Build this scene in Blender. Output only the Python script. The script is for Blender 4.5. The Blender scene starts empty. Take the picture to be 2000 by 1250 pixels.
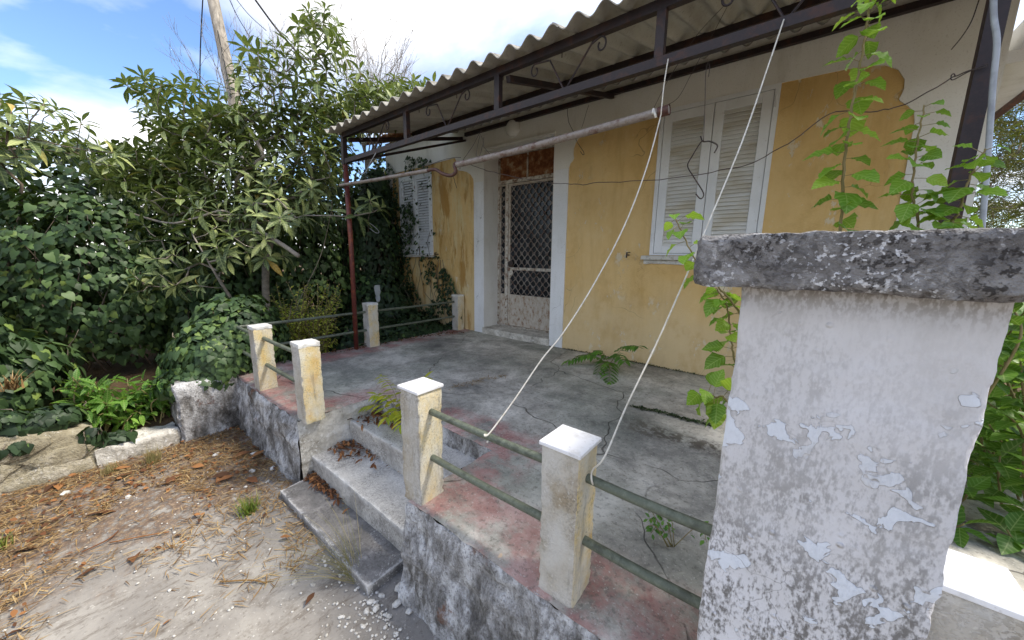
import bpy, bmesh, math, random
import numpy as np
from mathutils import Vector, Matrix, noise as mnoise
rnd = random.Random(7)
nrg = np.random.default_rng(11)
SC = bpy.context.scene
COL = SC.collection

# ------------------------------------------------------------------ camera, sky, sun, exposure
FPX = 692.0
def cam_rows(yaw, pitch, roll):
    cy, sy, cp, sp = math.cos(yaw), math.sin(yaw), math.cos(pitch), math.sin(pitch)
    fwd = np.array([-sy*cp, cy*cp, -sp]); right = np.array([cy, sy, 0]); up = np.cross(right, fwd)
    c, s = math.cos(roll), math.sin(roll)
    return np.array([c*right+s*up, -(-s*right+c*up), fwd])
CM = cam_rows(*np.radians([38.6, 10.18, 0.78]))
CP = np.array([0, 0, 1.25])
def ray(x, y): return CM.T @ np.array([(x-1000)/FPX, (y-625)/FPX, 1.0])
def PY(x, y, Y): d = ray(x, y); return CP + d*(Y-CP[1])/d[1]          # measured point on a plane y = const
def PX(x, y, X): d = ray(x, y); return CP + d*(X-CP[0])/d[0]
def PZ(x, y, Z): d = ray(x, y); return CP + d*(Z-CP[2])/d[2]
def PT(x, y, t): return CP + ray(x, y)*t
def project(p):
    q = CM @ (np.asarray(p, float)-CP); return 1000+FPX*q[0]/q[2], 625+FPX*q[1]/q[2], q[2]

cam = bpy.data.cameras.new('camera'); camo = bpy.data.objects.new('camera', cam); COL.objects.link(camo)
cam.sensor_width = 36; cam.lens = 36*FPX/2000; cam.clip_start = 0.02; cam.clip_end = 1000
camo.matrix_world = Matrix([[CM[0][i], -CM[1][i], -CM[2][i], CP[i]] for i in range(3)] + [[0, 0, 0, 1]])
SC.camera = camo

SUN_EL, SUN_AZ = math.radians(56), math.radians(38)      # azimuth counted from +X towards +Y
sund = Vector((math.cos(SUN_EL)*math.cos(SUN_AZ), math.cos(SUN_EL)*math.sin(SUN_AZ), math.sin(SUN_EL)))
sl = bpy.data.lights.new('sun', 'SUN'); sl.energy = 1.55; sl.angle = math.radians(12); sl.color = (1, .93, .82)
so = bpy.data.objects.new('sun', sl); COL.objects.link(so)
so.rotation_euler = sund.to_track_quat('Z', 'Y').to_euler()

W = bpy.data.worlds.new('World'); SC.world = W; W.use_nodes = True
def build_world():
    nt = W.node_tree; nt.nodes.clear(); N = nt.nodes.new; L = nt.links.new
    out = N('ShaderNodeOutputWorld'); bg = N('ShaderNodeBackground'); L(bg.outputs[0], out.inputs[0])
    sky = N('ShaderNodeTexSky'); sky.sky_type = 'NISHITA'; sky.sun_disc = False
    sky.sun_elevation = SUN_EL; sky.sun_rotation = math.pi/2-SUN_AZ
    sky.air_density = 1.0; sky.dust_density = .3; sky.ozone_density = 3.0
    tc = N('ShaderNodeTexCoord'); sep = N('ShaderNodeSeparateXYZ'); L(tc.outputs['Generated'], sep.inputs[0])
    def m(op, a, b=None, c=None):
        x = N('ShaderNodeMath'); x.operation = op
        for i, v in enumerate((a, b, c)):
            if v is None: continue
            if isinstance(v, (int, float)): x.inputs[i].default_value = v
            else: L(v, x.inputs[i])
        return x.outputs[0]
    z = m('ADD', m('MAXIMUM', sep.outputs[2], 0.0), .16)
    cx, cy = m('DIVIDE', sep.outputs[0], z), m('DIVIDE', sep.outputs[1], z)
    cb = N('ShaderNodeCombineXYZ'); L(cx, cb.inputs[0]); L(cy, cb.inputs[1])
    mp = N('ShaderNodeMapping'); L(cb.outputs[0], mp.inputs[0]); mp.inputs['Rotation'].default_value = (0, 0, -.5)
    mp.inputs['Scale'].default_value = (.75, 1.35, 1); mp.inputs['Location'].default_value = (CLOUD_OFF[0], CLOUD_OFF[1], 0)
    n1 = N('ShaderNodeTexNoise'); n1.inputs['Scale'].default_value = .55; n1.inputs['Detail'].default_value = 9; n1.inputs['Roughness'].default_value = .52
    n1.inputs['Distortion'].default_value = .35
    L(mp.outputs[0], n1.inputs['Vector'])
    r = N('ShaderNodeValToRGB'); r.color_ramp.elements[0].position = .40; r.color_ramp.elements[1].position = .56
    L(n1.outputs['Fac'], r.inputs[0])
    n2 = N('ShaderNodeTexNoise'); n2.inputs['Scale'].default_value = 1.3; n2.inputs['Detail'].default_value = 6; L(mp.outputs[0], n2.inputs['Vector'])
    r2 = N('ShaderNodeValToRGB'); r2.color_ramp.elements[0].position = .35; r2.color_ramp.elements[1].position = .68
    r2.color_ramp.elements[0].color = (2.1, 2.15, 2.3, 1); r2.color_ramp.elements[1].color = (4.7, 4.65, 4.6, 1); L(n2.outputs['Fac'], r2.inputs[0])
    mx = N('ShaderNodeMix'); mx.data_type = 'RGBA'; L(r.outputs[0], mx.inputs[0]); hs = N('ShaderNodeHueSaturation'); hs.inputs['Saturation'].default_value = 1.1; hs.inputs['Hue'].default_value = .505; hs.inputs['Value'].default_value = .58; L(sky.outputs[0], hs.inputs['Color']); L(hs.outputs[0], mx.inputs[6]); L(r2.outputs[0], mx.inputs[7])
    L(mx.outputs[2], bg.inputs[0]); bg.inputs[1].default_value = SKY_STRENGTH
CLOUD_OFF = (5.38, 3.58); SKY_STRENGTH = .15
build_world(); W.cycles.sampling_method = 'MANUAL'; W.cycles.sample_map_resolution = 256
SC.view_settings.view_transform = 'Standard'; SC.view_settings.look = 'None'
SC.view_settings.gamma = 1; SC.view_settings.exposure = 1.74
SC.view_settings.use_curve_mapping = False
SC.cycles.max_bounces = 5; SC.cycles.diffuse_bounces = 3; SC.cycles.glossy_bounces = 2; SC.cycles.transmission_bounces = 3
SC.cycles.transparent_max_bounces = 4; SC.cycles.caustics_reflective = False; SC.cycles.caustics_refractive = False

# ------------------------------------------------------------------ materials
def lin(h):
    if not isinstance(h, str): return tuple(h)+(1,)
    h = h.lstrip('#'); v = [int(h[i:i+2], 16)/255 for i in (0, 2, 4)]
    return tuple((c/12.92 if c <= .04045 else ((c+.055)/1.055)**2.4) for c in v)+(1,)
class G:
    def __init__(s, name):
        s.m = bpy.data.materials.new(name); s.m.use_nodes = True; s.t = s.m.node_tree; s.t.nodes.clear()
        s.o = s.t.nodes.new('ShaderNodeOutputMaterial'); s._p = None
    def n(s, t): return s.t.nodes.new(t)
    def l(s, a, b): s.t.links.new(a, b)
    def put(s, sock, v):
        if v is None: return
        if isinstance(v, bpy.types.NodeSocket): s.l(v, sock)
        else: sock.default_value = v
    @property
    def P(s):
        if s._p is None: s._p = s.n('ShaderNodeNewGeometry')
        return s._p.outputs['Position']
    @property
    def Nrm(s): s.P; return s._p.outputs['Normal']
    def map(s, scale=(1, 1, 1), loc=(0, 0, 0), rot=(0, 0, 0), v=None):
        x = s.n('ShaderNodeMapping'); s.l(v or s.P, x.inputs[0]); x.inputs['Scale'].default_value = scale
        x.inputs['Location'].default_value = loc; x.inputs['Rotation'].default_value = rot; return x.outputs[0]
    def noise(s, scale, detail=5, rough=.55, v=None, dist=0):
        x = s.n('ShaderNodeTexNoise'); s.l(v or s.P, x.inputs['Vector']); x.inputs['Scale'].default_value = scale
        x.inputs['Detail'].default_value = max(1, min(detail, math.log2(420/scale))); x.inputs['Roughness'].default_value = rough; x.inputs['Distortion'].default_value = dist
        return x.outputs['Fac']
    def vor(s, scale, v=None, feat='F1', out='Distance', rnd_=1):
        x = s.n('ShaderNodeTexVoronoi'); s.l(v or s.P, x.inputs['Vector']); x.feature = feat
        x.inputs['Scale'].default_value = scale; x.inputs['Randomness'].default_value = rnd_; return x.outputs[out]
    def warp(s, amt, scale, v=None):
        x = s.n('ShaderNodeTexNoise'); s.l(v or s.P, x.inputs['Vector']); x.inputs['Scale'].default_value = scale; x.inputs['Detail'].default_value = 2
        a = s.n('ShaderNodeVectorMath'); a.operation = 'MULTIPLY_ADD'; s.l(x.outputs['Color'], a.inputs[0]); a.inputs[1].default_value = (amt,)*3; s.l(v or s.P, a.inputs[2]); return a.outputs[0]
    def math(s, op, a, b=None, c=None, clamp=False):
        x = s.n('ShaderNodeMath'); x.operation = op; x.use_clamp = clamp
        s.put(x.inputs[0], a); s.put(x.inputs[1], b); s.put(x.inputs[2], c); return x.outputs[0]
    def ss(s, v, a, b):       # smooth step between a and b
        x = s.n('ShaderNodeMapRange'); x.interpolation_type = 'SMOOTHSTEP'; s.put(x.inputs[0], v)
        x.inputs[1].default_value = a; x.inputs[2].default_value = b; x.inputs[3].default_value = 0; x.inputs[4].default_value = 1
        if a > b:
            x.inputs[1].default_value = b; x.inputs[2].default_value = a; x.inputs[3].default_value = 1; x.inputs[4].default_value = 0
        return x.outputs[0]
    def ramp(s, f, stops):
        x = s.n('ShaderNodeValToRGB'); e = x.color_ramp.elements
        while len(e) < len(stops): e.new(.5)
        for k, (p, c) in enumerate(stops): e[k].position = p; e[k].color = lin(c)
        s.l(f, x.inputs[0]); return x.outputs[0]
    def mix(s, f, a, b, mode='MIX'):
        x = s.n('ShaderNodeMix'); x.data_type = 'RGBA'; x.blend_type = mode; s.put(x.inputs[0], f)
        s.put(x.inputs[6], lin(a) if isinstance(a, (str, tuple)) and not isinstance(a, bpy.types.NodeSocket) else a)
        s.put(x.inputs[7], lin(b) if isinstance(b, (str, tuple)) and not isinstance(b, bpy.types.NodeSocket) else b); return x.outputs[2]
    def xyz(s, v=None):
        x = s.n('ShaderNodeSeparateXYZ'); s.l(v or s.P, x.inputs[0]); return x.outputs
    def bump(s, h, dist=.01, strength=1, prev=None):
        x = s.n('ShaderNodeBump'); x.inputs['Strength'].default_value = strength; x.inputs['Distance'].default_value = dist
        s.l(h, x.inputs['Height'])
        if prev: s.l(prev, x.inputs['Normal'])
        return x.outputs[0]
    def pbr(s, col, rough=.8, normal=None, metal=0, spec=.3, **kw):
        p = s.n('ShaderNodeBsdfPrincipled'); s.put(p.inputs['Base Color'], lin(col) if isinstance(col, (str, tuple)) else col)
        s.put(p.inputs['Roughness'], rough); s.put(p.inputs['Metallic'], metal); p.inputs['Specular IOR Level'].default_value = spec
        if normal: s.l(normal, p.inputs['Normal'])
        for k, v in kw.items(): s.put(p.inputs[k], v)
        s.l(p.outputs[0], s.o.inputs[0]); return s.m

def plaster(name, base, alt, stain, stain_amt=.5, crack=4.0, patch=None, bump=.006, zfade=None, fine=60, streak=True, rough=.88, patch_lo=.62):
    g = G(name); big = g.noise(1.3, 6, .6); c = g.mix(g.ss(big, .35, .7), base, alt)
    v = g.map((1, 1, .16)) if streak else g.P
    st = g.noise(9, 8, .68, v); grain = g.noise(fine, 5, .7)
    f = g.math('MULTIPLY', g.ss(st, .45, .75), g.ss(g.noise(2.2, 6, .6), .38, .66))
    if zfade:
        zz = g.math('ADD', g.xyz()[2], g.math('MULTIPLY', g.math('SUBTRACT', g.noise(3.5, 6, .65), .5), .7))
        f = g.math('MAXIMUM', f, g.math('MULTIPLY', g.ss(zz, zfade[1], zfade[0]), g.ss(g.math('ADD', g.math('MULTIPLY', g.noise(95, 7, .8, g.map((1, 1, .4))), .8), g.math('MULTIPLY', g.noise(16, 6, .7, g.map((1, 1, .3))), .35)), .5, .66)))
    c = g.mix(g.math('MULTIPLY', f, stain_amt), c, stain)
    c = g.mix(g.math('MULTIPLY', g.ss(grain, .56, .74), .35), c, stain)
    h = g.math('ADD', g.math('MULTIPLY', grain, .3), g.math('MULTIPLY', st, .5))
    if patch:
        pn = g.noise(3.6, 3, .5, g.warp(.22, 6)); pf = g.ss(pn, patch_lo, patch_lo+.012)
        c = g.mix(pf, c, patch)
    if crack:
        e = g.vor(crack, g.warp(.14, 9), 'DISTANCE_TO_EDGE'); ck = g.math('MULTIPLY', g.ss(e, .006, .001), g.ss(g.noise(2.3, 3), .5, .6))
        c = g.mix(g.math('MULTIPLY', ck, .6), c, '#4a4640')
    return g.pbr(c, rough, g.bump(h, bump, .9))

def lichen_stone(name, cols, scale=1.0, bump=.012, rough=.92, thr=(.42, .6), spots='#c9c6bd', spot_amt=.7, dark='#2c2a2b', dark_amt=.7, edge=0, top=None, fine=None):
    g = G(name); fine = fine or scale
    n1 = g.noise(5*scale, 9, .68, g.warp(.12, 9*scale)); c = g.ramp(n1, [(.3, cols[0]), (.47, cols[1]), (.6, cols[2]), (.75, cols[3])])
    n2 = g.noise(22*fine, 8, .75); c = g.mix(g.math('MULTIPLY', g.math('MULTIPLY', g.ss(n2, .48, .6), g.math('ADD', g.math('MULTIPLY', g.ss(g.noise(3.3*scale, 5, .65, g.map((1, 1, 1), (2, 5, 8))), .4, .6), .75), .25)), dark_amt), c, dark)
    n3 = g.noise(30*fine, 6, .6, g.map((1, 1, 1), (4, 7, 1))); sp = g.math('MULTIPLY', g.ss(n3, .56, .66), g.ss(g.noise(3*scale, 4), *thr))
    c = g.mix(g.math('MULTIPLY', sp, spot_amt), c, spots)
    if top: c = g.mix(g.math('MULTIPLY', g.ss(g.xyz(g.Nrm)[2], .5, .9), g.math('MULTIPLY', g.ss(n3, .6, .4), .6)), c, top)  # light on upward faces put into the colour
    if edge: c = g.mix(g.math('MULTIPLY', g.ss(g.math('ADD', g._p.outputs['Pointiness'] if g._p else .5, g.math('MULTIPLY', g.math('SUBTRACT', n2, .5), .12)), .52, .58), edge), c, spots)
    h = g.math('ADD', g.math('MULTIPLY', n1, .9), g.math('ADD', g.math('MULTIPLY', n2, .5), g.math('MULTIPLY', g.noise(90*fine, 3, .7), .2)))
    return g.pbr(c, rough, g.bump(h, bump, 1))

MAT = {}
def mk():
    M = MAT
    g = G('weathered_white_stucco'); xs = g.xyz(); big = g.noise(2.2, 5, .6); c = g.mix(g.ss(big, .35, .68), '#dcdbde', '#cbc9c9')
    low = g.ss(g.math('ADD', xs[2], g.math('MULTIPLY', g.math('SUBTRACT', g.noise(2.6, 6, .65), .5), 1.1)), 1.12, .35)      # the lower half is the dirtier
    stk = g.noise(26, 6, .72, g.map((1, 1, .13))); fine = g.noise(120, 4, .75, g.map((1, 1, .5))); mid_ = g.noise(11, 7, .7, g.map((1, 1, .5)))
    d = g.math('ADD', g.math('MULTIPLY', stk, .5), g.math('ADD', g.math('MULTIPLY', fine, .55), g.math('MULTIPLY', mid_, .25)))
    dirt = g.math('MULTIPLY', g.ss(d, .58, .76), g.math('ADD', g.math('MULTIPLY', low, .86), .06))
    c = g.mix(g.math('MULTIPLY', dirt, .95), c, '#605c57'); c = g.mix(g.math('MULTIPLY', g.ss(mid_, .52, .7), g.math('MULTIPLY', low, .3)), c, '#96928c')
    c = g.mix(g.math('MULTIPLY', g.math('MULTIPLY', g.ss(xs[2], 1.12, 1.2), g.ss(fine, .4, .6)), .6), c, '#776a5c')
    pn = g.noise(8, 4, .55, g.warp(.1, 14)); pf = g.math('MULTIPLY', g.ss(pn, .60, .608), g.ss(g.noise(1.6, 2), .5, .56)); rim = g.math('MULTIPLY', g.ss(pn, .585, .6), g.math('SUBTRACT', 1.0, pf))
    c = g.mix(g.math('MULTIPLY', g.math('MULTIPLY', rim, g.ss(g.noise(1.6, 2), .5, .56)), .2), c, '#6a655d'); c = g.mix(g.math('MULTIPLY', pf, .75), c, '#dde3ec')  # dark rim: edge shadow round the flakes, painted in
    e = g.vor(9, g.warp(.1, 12), 'DISTANCE_TO_EDGE'); ck = g.math('MULTIPLY', g.ss(e, .012, .002), g.math('MULTIPLY', g.ss(g.noise(3, 3), .5, .62), low)); c = g.mix(g.math('MULTIPLY', ck, .55), c, '#4d4842')
    bmp = g.math('ADD', g.math('MULTIPLY', fine, .35), g.math('ADD', g.math('MULTIPLY', pf, .5), g.math('MULTIPLY', g.ss(g.vor(26), .22, .05), g.math('MULTIPLY', g.ss(g.noise(4, 2), .5, .6), .9))))
    M['pillar'] = g.pbr(c, .85, g.bump(bmp, .006, .9))
    M['cap'] = lichen_stone('lichen_concrete', ['#4e4b49', '#726f6d', '#959391', '#c6c5c5'], 1.9, .012, spots='#e0e0e2', spot_amt=.8, dark='#2b2725', dark_amt=.85, fine=3.4)
    M['white_wall'] = plaster('old_white_wall_paint', '#e6e5e1', '#dad8d0', '#9b9486', .35, 0, None, .003, None, 80)
    M['white_trim'] = plaster('white_trim_paint', '#e6e8ea', '#dcdedd', '#8d8678', .35, 3.0, '#a8a49a', .003, None, 90, True, .8, .72)
    M['yellow'] = None
    g = G('ochre_wall_paint'); big = g.noise(1.1, 6, .6); st = g.noise(6, 8, .65, g.map((1, 1, .14)))
    c = g.mix(g.ss(big, .3, .7), '#dcbe86', '#d3b173'); c = g.mix(g.math('MULTIPLY', g.ss(st, .45, .75), .4), c, '#ad8647')
    xs = g.xyz(); lw = g.ss(g.math('ADD', xs[2], g.math('MULTIPLY', g.math('SUBTRACT', g.noise(2.5, 6, .65), .5), 1.2)), 1.15, .25)
    c = g.mix(g.math('MULTIPLY', lw, .6), c, '#d2c09b'); bl = g.noise(3.2, 8, .72, g.map((1, 1, .7), (4, 4, 1))); c = g.mix(g.math('MULTIPLY', g.ss(bl, .48, .66), .35), c, '#b58d4c'); c = g.mix(g.math('MULTIPLY', g.ss(bl, .45, .3), .35), c, '#e3cd9d')
    pt = g.ss(g.noise(7, 9, .72, g.map((1, 1, .5))), .585, .63)
    c = g.mix(g.math('MULTIPLY', pt, g.math('MULTIPLY', g.ss(g.noise(1.6, 3), .4, .55), .75)), c, '#d9d0ba')
    c = g.mix(g.math('MULTIPLY', g.ss(g.noise(11, 5, .7, g.map((1, 1, .05), (7, 0, 0))), .52, .7), .3), c, '#d6bf8c')
    hc = g.math('MULTIPLY', g.ss(g.vor(1.6, g.warp(.3, 3), 'DISTANCE_TO_EDGE'), .005, .001), g.ss(g.noise(1.2, 2), .5, .6)); c = g.mix(g.math('MULTIPLY', hc, .5), c, '#6b5530')
    lf = g.math('MULTIPLY', g.ss(xs[0], -4.0, -4.4), g.ss(g.noise(5, 9, .7, g.map((1.6, 1, .35), (3, 0, 2))), .47, .6))
    c = g.mix(g.math('MULTIPLY', lf, .85), c, '#d6c596')
    lf2 = g.math('MULTIPLY', g.ss(xs[0], -4.0, -4.4), g.ss(g.noise(4, 9, .72, g.map((1.5, 1, .3), (9, 0, 5))), .5, .62))
    c = g.mix(g.math('MULTIPLY', lf2, .8), c, '#a5772f')
    M['yellow'] = g.pbr(c, .8, g.bump(g.math('ADD', g.math('ADD', g.noise(70, 4, .7), g.math('MULTIPLY', bl, 1.5)), g.math('MULTIPLY', pt, -.6)), .005, .9))
    # terrace floor
    g = G('terrace_cement'); xs = g.xyz(); n1 = g.noise(1.7, 9, .72, g.warp(.35, 1.5)); n2 = g.noise(6, 9, .72)
    c = g.ramp(n1, [(.32, '#6b6963'), (.43, '#918e85'), (.52, '#b2ada1'), (.62, '#d6d1c5')])
    gr = g.ss(g.noise(.9, 5, .55, g.map((1, 1, 1), (5, 2, 0))), .45, .66); c = g.mix(g.math('MULTIPLY', gr, .35), c, '#858f7f')
    c = g.mix(g.math('MULTIPLY', g.ss(n2, .52, .68), .45), c, '#5d5c55')
    wx = g.math('MULTIPLY', g.math('SUBTRACT', g.noise(2.2, 6, .6), .5), .5)
    dfr = g.math('ADD', g.math('SUBTRACT', xs[1], .95), wx)                       # red painted border along the edges
    dst = g.math('ADD', g.math('MAXIMUM', g.math('ABSOLUTE', g.math('ADD', xs[0], 2.11)), g.math('MULTIPLY', g.math('SUBTRACT', xs[1], .86), .95)), g.math('MULTIPLY', wx, .8))
    dl = g.math('ADD', g.math('ADD', xs[0], 4.6), wx)
    red = g.math('MAXIMUM', g.math('MAXIMUM', g.ss(dfr, .42, .26), g.ss(dl, .5, .3)), g.math('MULTIPLY', g.ss(dst, 1.05, .9), g.ss(xs[1], 2.2, 1.9)))
    rw = g.ss(g.noise(4.5, 9, .72, g.map((1, 1, 1), (2, 8, 0))), .38, .6)
    c = g.mix(g.math('MULTIPLY', g.math('MULTIPLY', red, rw), .62), c, g.mix(g.ss(n1, .35, .65), '#a8615b', '#c29089'))
    fl = g.math('MULTIPLY', g.ss(g.noise(36, 5, .7), .52, .66), .45); c = g.mix(fl, c, '#55524b')
    fw = g.ss(g.noise(75, 3, .6), .6, .7); c = g.mix(g.math('MULTIPLY', fw, .45), c, '#d3d0c6')
    spt = g.math('MULTIPLY', g.ss(g.vor(5.2, g.warp(.05, 12)), .085, .07), g.math('MULTIPLY', g.ss(dfr, .5, .3), g.ss(xs[0], -1.5, -1.3)))
    c = g.mix(g.math('MULTIPLY', spt, .8), c, '#d6bd9c')
    e = g.vor(.75, g.warp(.2, 3.5), 'DISTANCE_TO_EDGE'); ck = g.math('MULTIPLY', g.ss(e, .004, .001), g.ss(g.noise(.9, 3), .42, .5)); c = g.mix(g.math('MULTIPLY', ck, .7), c, '#3d3933')
    jb = g.math('MULTIPLY', g.ss(g.math('ABSOLUTE', g.math('ADD', g.math('SUBTRACT', xs[1], 2.55), g.math('MULTIPLY', g.math('SUBTRACT', g.noise(3, 5), .5), .25))), .16, .05), g.math('MULTIPLY', g.ss(xs[0], -1.1, -.7), g.ss(g.noise(14, 8, .7), .42, .56)))
    c = g.mix(g.math('MULTIPLY', jb, .8), c, '#4b4338')
    h = g.math('ADD', g.math('MULTIPLY', n2, .4), g.math('SUBTRACT', g.math('MULTIPLY', g.noise(60, 5, .7), .35), ck))
    M['floor'] = g.pbr(c, .78, g.bump(h, .008, .9))
    g = G('peeling_limewashed_masonry'); v = g.map((1, 1, .55)); n1 = g.noise(4.5, 8, .72, g.warp(.16, 6, v)); n2 = g.noise(15, 7, .75, v); n3 = g.noise(70, 4, .7)
    c = g.ramp(g.math('ADD', g.math('MULTIPLY', n1, .7), g.math('MULTIPLY', n2, .3)), [(.36, '#37332f'), (.44, '#6b6864'), (.5, '#989694'), (.56, '#c3c2c1'), (.66, '#dad9d8')])
    c = g.mix(g.math('MULTIPLY', g.ss(n3, .52, .64), .5), c, '#4b4743'); c = g.mix(g.math('MULTIPLY', g.ss(g.noise(2.2, 6, .7, g.map((1, 1, 1), (3, 1, 9))), .62, .68), .75), c, '#6e4a35')
    M['wall_stone'] = g.pbr(c, .92, g.bump(g.math('ADD', g.math('MULTIPLY', n1, 1.0), g.math('ADD', g.math('MULTIPLY', n2, .6), g.math('MULTIPLY', n3, .2))), .035, 1))
    M['pale_stone'] = lichen_stone('pale_limewashed_stone', ['#979186', '#c3beb3', '#d9d5cb', '#e8e6e0'], 1.2, .02, spots='#e8e6e2', dark='#5c5546', dark_amt=.5)
    M['cream_stone'] = lichen_stone('cream_field_stone', ['#7d745f', '#a39a82', '#bdb5a2', '#d2cdc0'], .9, .025, spots='#dcd8ce', dark='#4f483b', dark_amt=.6, fine=1.8)
    M['step'] = lichen_stone('worn_stone_step', ['#7d7a75', '#a19d97', '#bdb9b2', '#d2cfc8'], 1.1, .010, spots='#e6e4df', dark='#5b5751', dark_amt=.5, edge=.7, top='#d3d0c9', fine=2.6)  # top: light on the treads painted in, risers stay darker
    M['step_dark'] = lichen_stone('dark_worn_stone_step', ['#5f5c59', '#75726e', '#8b8783', '#b5b2ae'], 1.0, .010, spots='#d2cfca', dark='#45413e', dark_amt=.5, edge=.85, fine=2.4)
    # post plaster: ochre with grey lichen; shade of the -Y faces painted in as grey
    g = G('lichened_ochre_plaster'); n1 = g.noise(7, 8, .65, g.map((1, 1, .5))); c = g.ramp(n1, [(.3, '#d3ae66'), (.44, '#d8c28c'), (.56, '#d6ccb0'), (.72, '#dedacd')])
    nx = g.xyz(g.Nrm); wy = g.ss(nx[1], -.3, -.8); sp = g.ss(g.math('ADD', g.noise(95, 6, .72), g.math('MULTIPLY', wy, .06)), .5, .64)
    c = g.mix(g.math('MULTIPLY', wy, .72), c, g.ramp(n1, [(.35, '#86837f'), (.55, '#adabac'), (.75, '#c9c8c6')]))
    c = g.mix(g.math('MULTIPLY', g.math('MULTIPLY', sp, g.math('ADD', g.math('MULTIPLY', g.ss(g.noise(9, 5, .65), .42, .62), .6), .4)), .62), c, '#7b7364')
    c = g.mix(g.math('MULTIPLY', g.ss(g.noise(60, 3), .62, .7), .4), c, '#e2dfd6')
    oi = g.n('ShaderNodeObjectInfo'); c = g.mix(g.math('MULTIPLY', g.math('MULTIPLY', oi.outputs['Random'], g.ss(g.noise(5, 5, .6), .35, .6)), .7), c, '#cfccc4'); c = g.mix(g.math('MULTIPLY', g.ss(g.noise(14, 6, .7, g.map((1, 1, .12))), .55, .7), .45), c, '#6f6a60')
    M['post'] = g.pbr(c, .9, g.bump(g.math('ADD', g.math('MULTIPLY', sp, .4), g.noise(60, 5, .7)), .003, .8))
    g = G('white_marble_tile'); c = g.mix(g.ss(g.noise(6, 6, .6, g.warp(.4, 3)), .55, .75), '#e9e9ea', '#dcdcdd'); c = g.mix(g.math('MULTIPLY', g.ss(g.noise(60, 4, .7), .6, .74), .5), c, '#a8a49c'); c = g.mix(g.math('MULTIPLY', g.ss(g.noise(13, 6, .7), .5, .68), .4), c, '#b5b1a8')
    M['tile'] = g.pbr(c, .35, None, spec=.4)
    M['white_top'] = lichen_stone('chalky_white_mortar', ['#b9b6ae', '#d3d1cb', '#e0dfdb', '#eae9e6'], 1, .006, dark='#8f8a7e', dark_amt=.35)
    # corrugated fibre cement
    g = G('fibre_cement'); n1 = g.noise(3, 8, .62, g.map((1, .3, 1))); c = g.ramp(n1, [(.3, '#8f8a81'), (.5, '#a8a49b'), (.7, '#bab6ae')])
    c = g.mix(g.math('MULTIPLY', g.ss(g.noise(45, 5, .7), .55, .7), .4), c, '#5f5b53')
    up = g.ss(g.xyz(g.Nrm)[2], .1, .6); c = g.mix(g.math('MULTIPLY', up, g.ss(g.noise(14, 7, .7), .4, .6)), c, '#77746c')
    M['corr'] = g.pbr(c, .9, g.bump(g.noise(80, 5, .7), .003, .7))
    def metal(name, a, b, r, amt, sc=12):
        g = G(name); n = g.noise(sc, 8, .7); c = g.mix(g.ss(g.noise(50, 5, .7), .4, .7), a, b); c = g.mix(g.math('MULTIPLY', g.ss(n, .5, .64), amt), c, r)
        return g.pbr(c, .55, g.bump(g.noise(120, 4, .7), .0012, .7), 0, .45)
    M['steel'] = metal('dark_maroon_steel', '#241b1e', '#2e2224', '#4a2b1d', .6)
    M['steel_red'] = metal('rust_red_steel', '#5a2b26', '#6b332a', '#8a4a2e', .7)
    M['pipe'] = metal('rusted_galvanised_pipe', '#8f867e', '#7a6c62', '#5f3f33', .85, 14)
    M['pipe_rust'] = metal('rusty_iron_pipe', '#4a3029', '#5c3a2f', '#7d4a33', .6)
    M['rail'] = metal('greenish_painted_rail', '#5d6354', '#6c7262', '#3a3c32', .6, 16)
    M['wire'] = metal('rusty_wire', '#332a26', '#3d322d', '#55382a', .5)
    g = G('white_cord'); c = g.mix(g.ss(g.noise(40, 4), .4, .7), '#d9d4c8', '#c3bcac'); M['cord'] = g.pbr(c, .6)
    g = G('grey_cable'); M['cable'] = g.pbr(g.mix(g.ss(g.noise(14, 4), .4, .7), '#a9afb6', '#8c9197'), .5)
    g = G('black_cable'); M['black'] = g.pbr(g.mix(g.noise(9), '#1b1b1d', '#2a2a2c'), .5)
    g = G('shutter_paint'); c = g.mix(g.ss(g.noise(3, 6, .6), .4, .7), '#e4e7ea', '#dadddf'); c = g.mix(g.math('MULTIPLY', g.ss(g.noise(40, 6, .7), .6, .75), .3), c, '#8e8878')
    M['shutter'] = g.pbr(c, .5, spec=.4)
    g = G('dusty_shutter_slat'); c = g.mix(g.ss(g.noise(8, 6, .6, g.map((.3, 1, 1))), .4, .7), '#e0e1de', '#c9c3b2')
    M['slat'] = g.pbr(c, .6)
    g = G('peeling_white_old_shutter'); c = g.mix(g.ss(g.noise(14, 7, .7), .58, .66), '#dde0e3', '#8d877b'); M['shutter_old'] = g.pbr(c, .7)
    # rusty door paint
    g = G('rusted_door_sheet'); n = g.noise(17, 9, .76, g.map((1, 1, .55))); c = g.ramp(n, [(.3, '#6b4634'), (.38, '#957864'), (.45, '#b3a797'), (.6, '#c3bcb1'), (.75, '#cdc8bf')])
    M['door'] = g.pbr(c, .85, g.bump(n, .004, 1))
    g = G('orange_rust_sheet'); n = g.noise(10, 9, .72); c = g.ramp(n, [(.3, '#4f2d1c'), (.44, '#744528'), (.55, '#8d6242'), (.66, '#ab9577'), (.8, '#b9ad9b')])
    M['rust'] = g.pbr(c, .85, g.bump(n, .003, 1))
    g = G('peeled_door_frame'); n = g.noise(16, 9, .72); c = g.ramp(n, [(.36, '#6b4630'), (.46, '#a99f90'), (.56, '#c7c2b8'), (.7, '#d0ccc3')])
    M['doorframe'] = g.pbr(c, .8, g.bump(n, .003, 1))
    g = G('grille_iron'); n = g.noise(18, 8, .7); c = g.ramp(n, [(.35, '#5b3b2b'), (.5, '#8b8078'), (.65, '#a8a29a')]); M['grille'] = g.pbr(c, .7)
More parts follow.
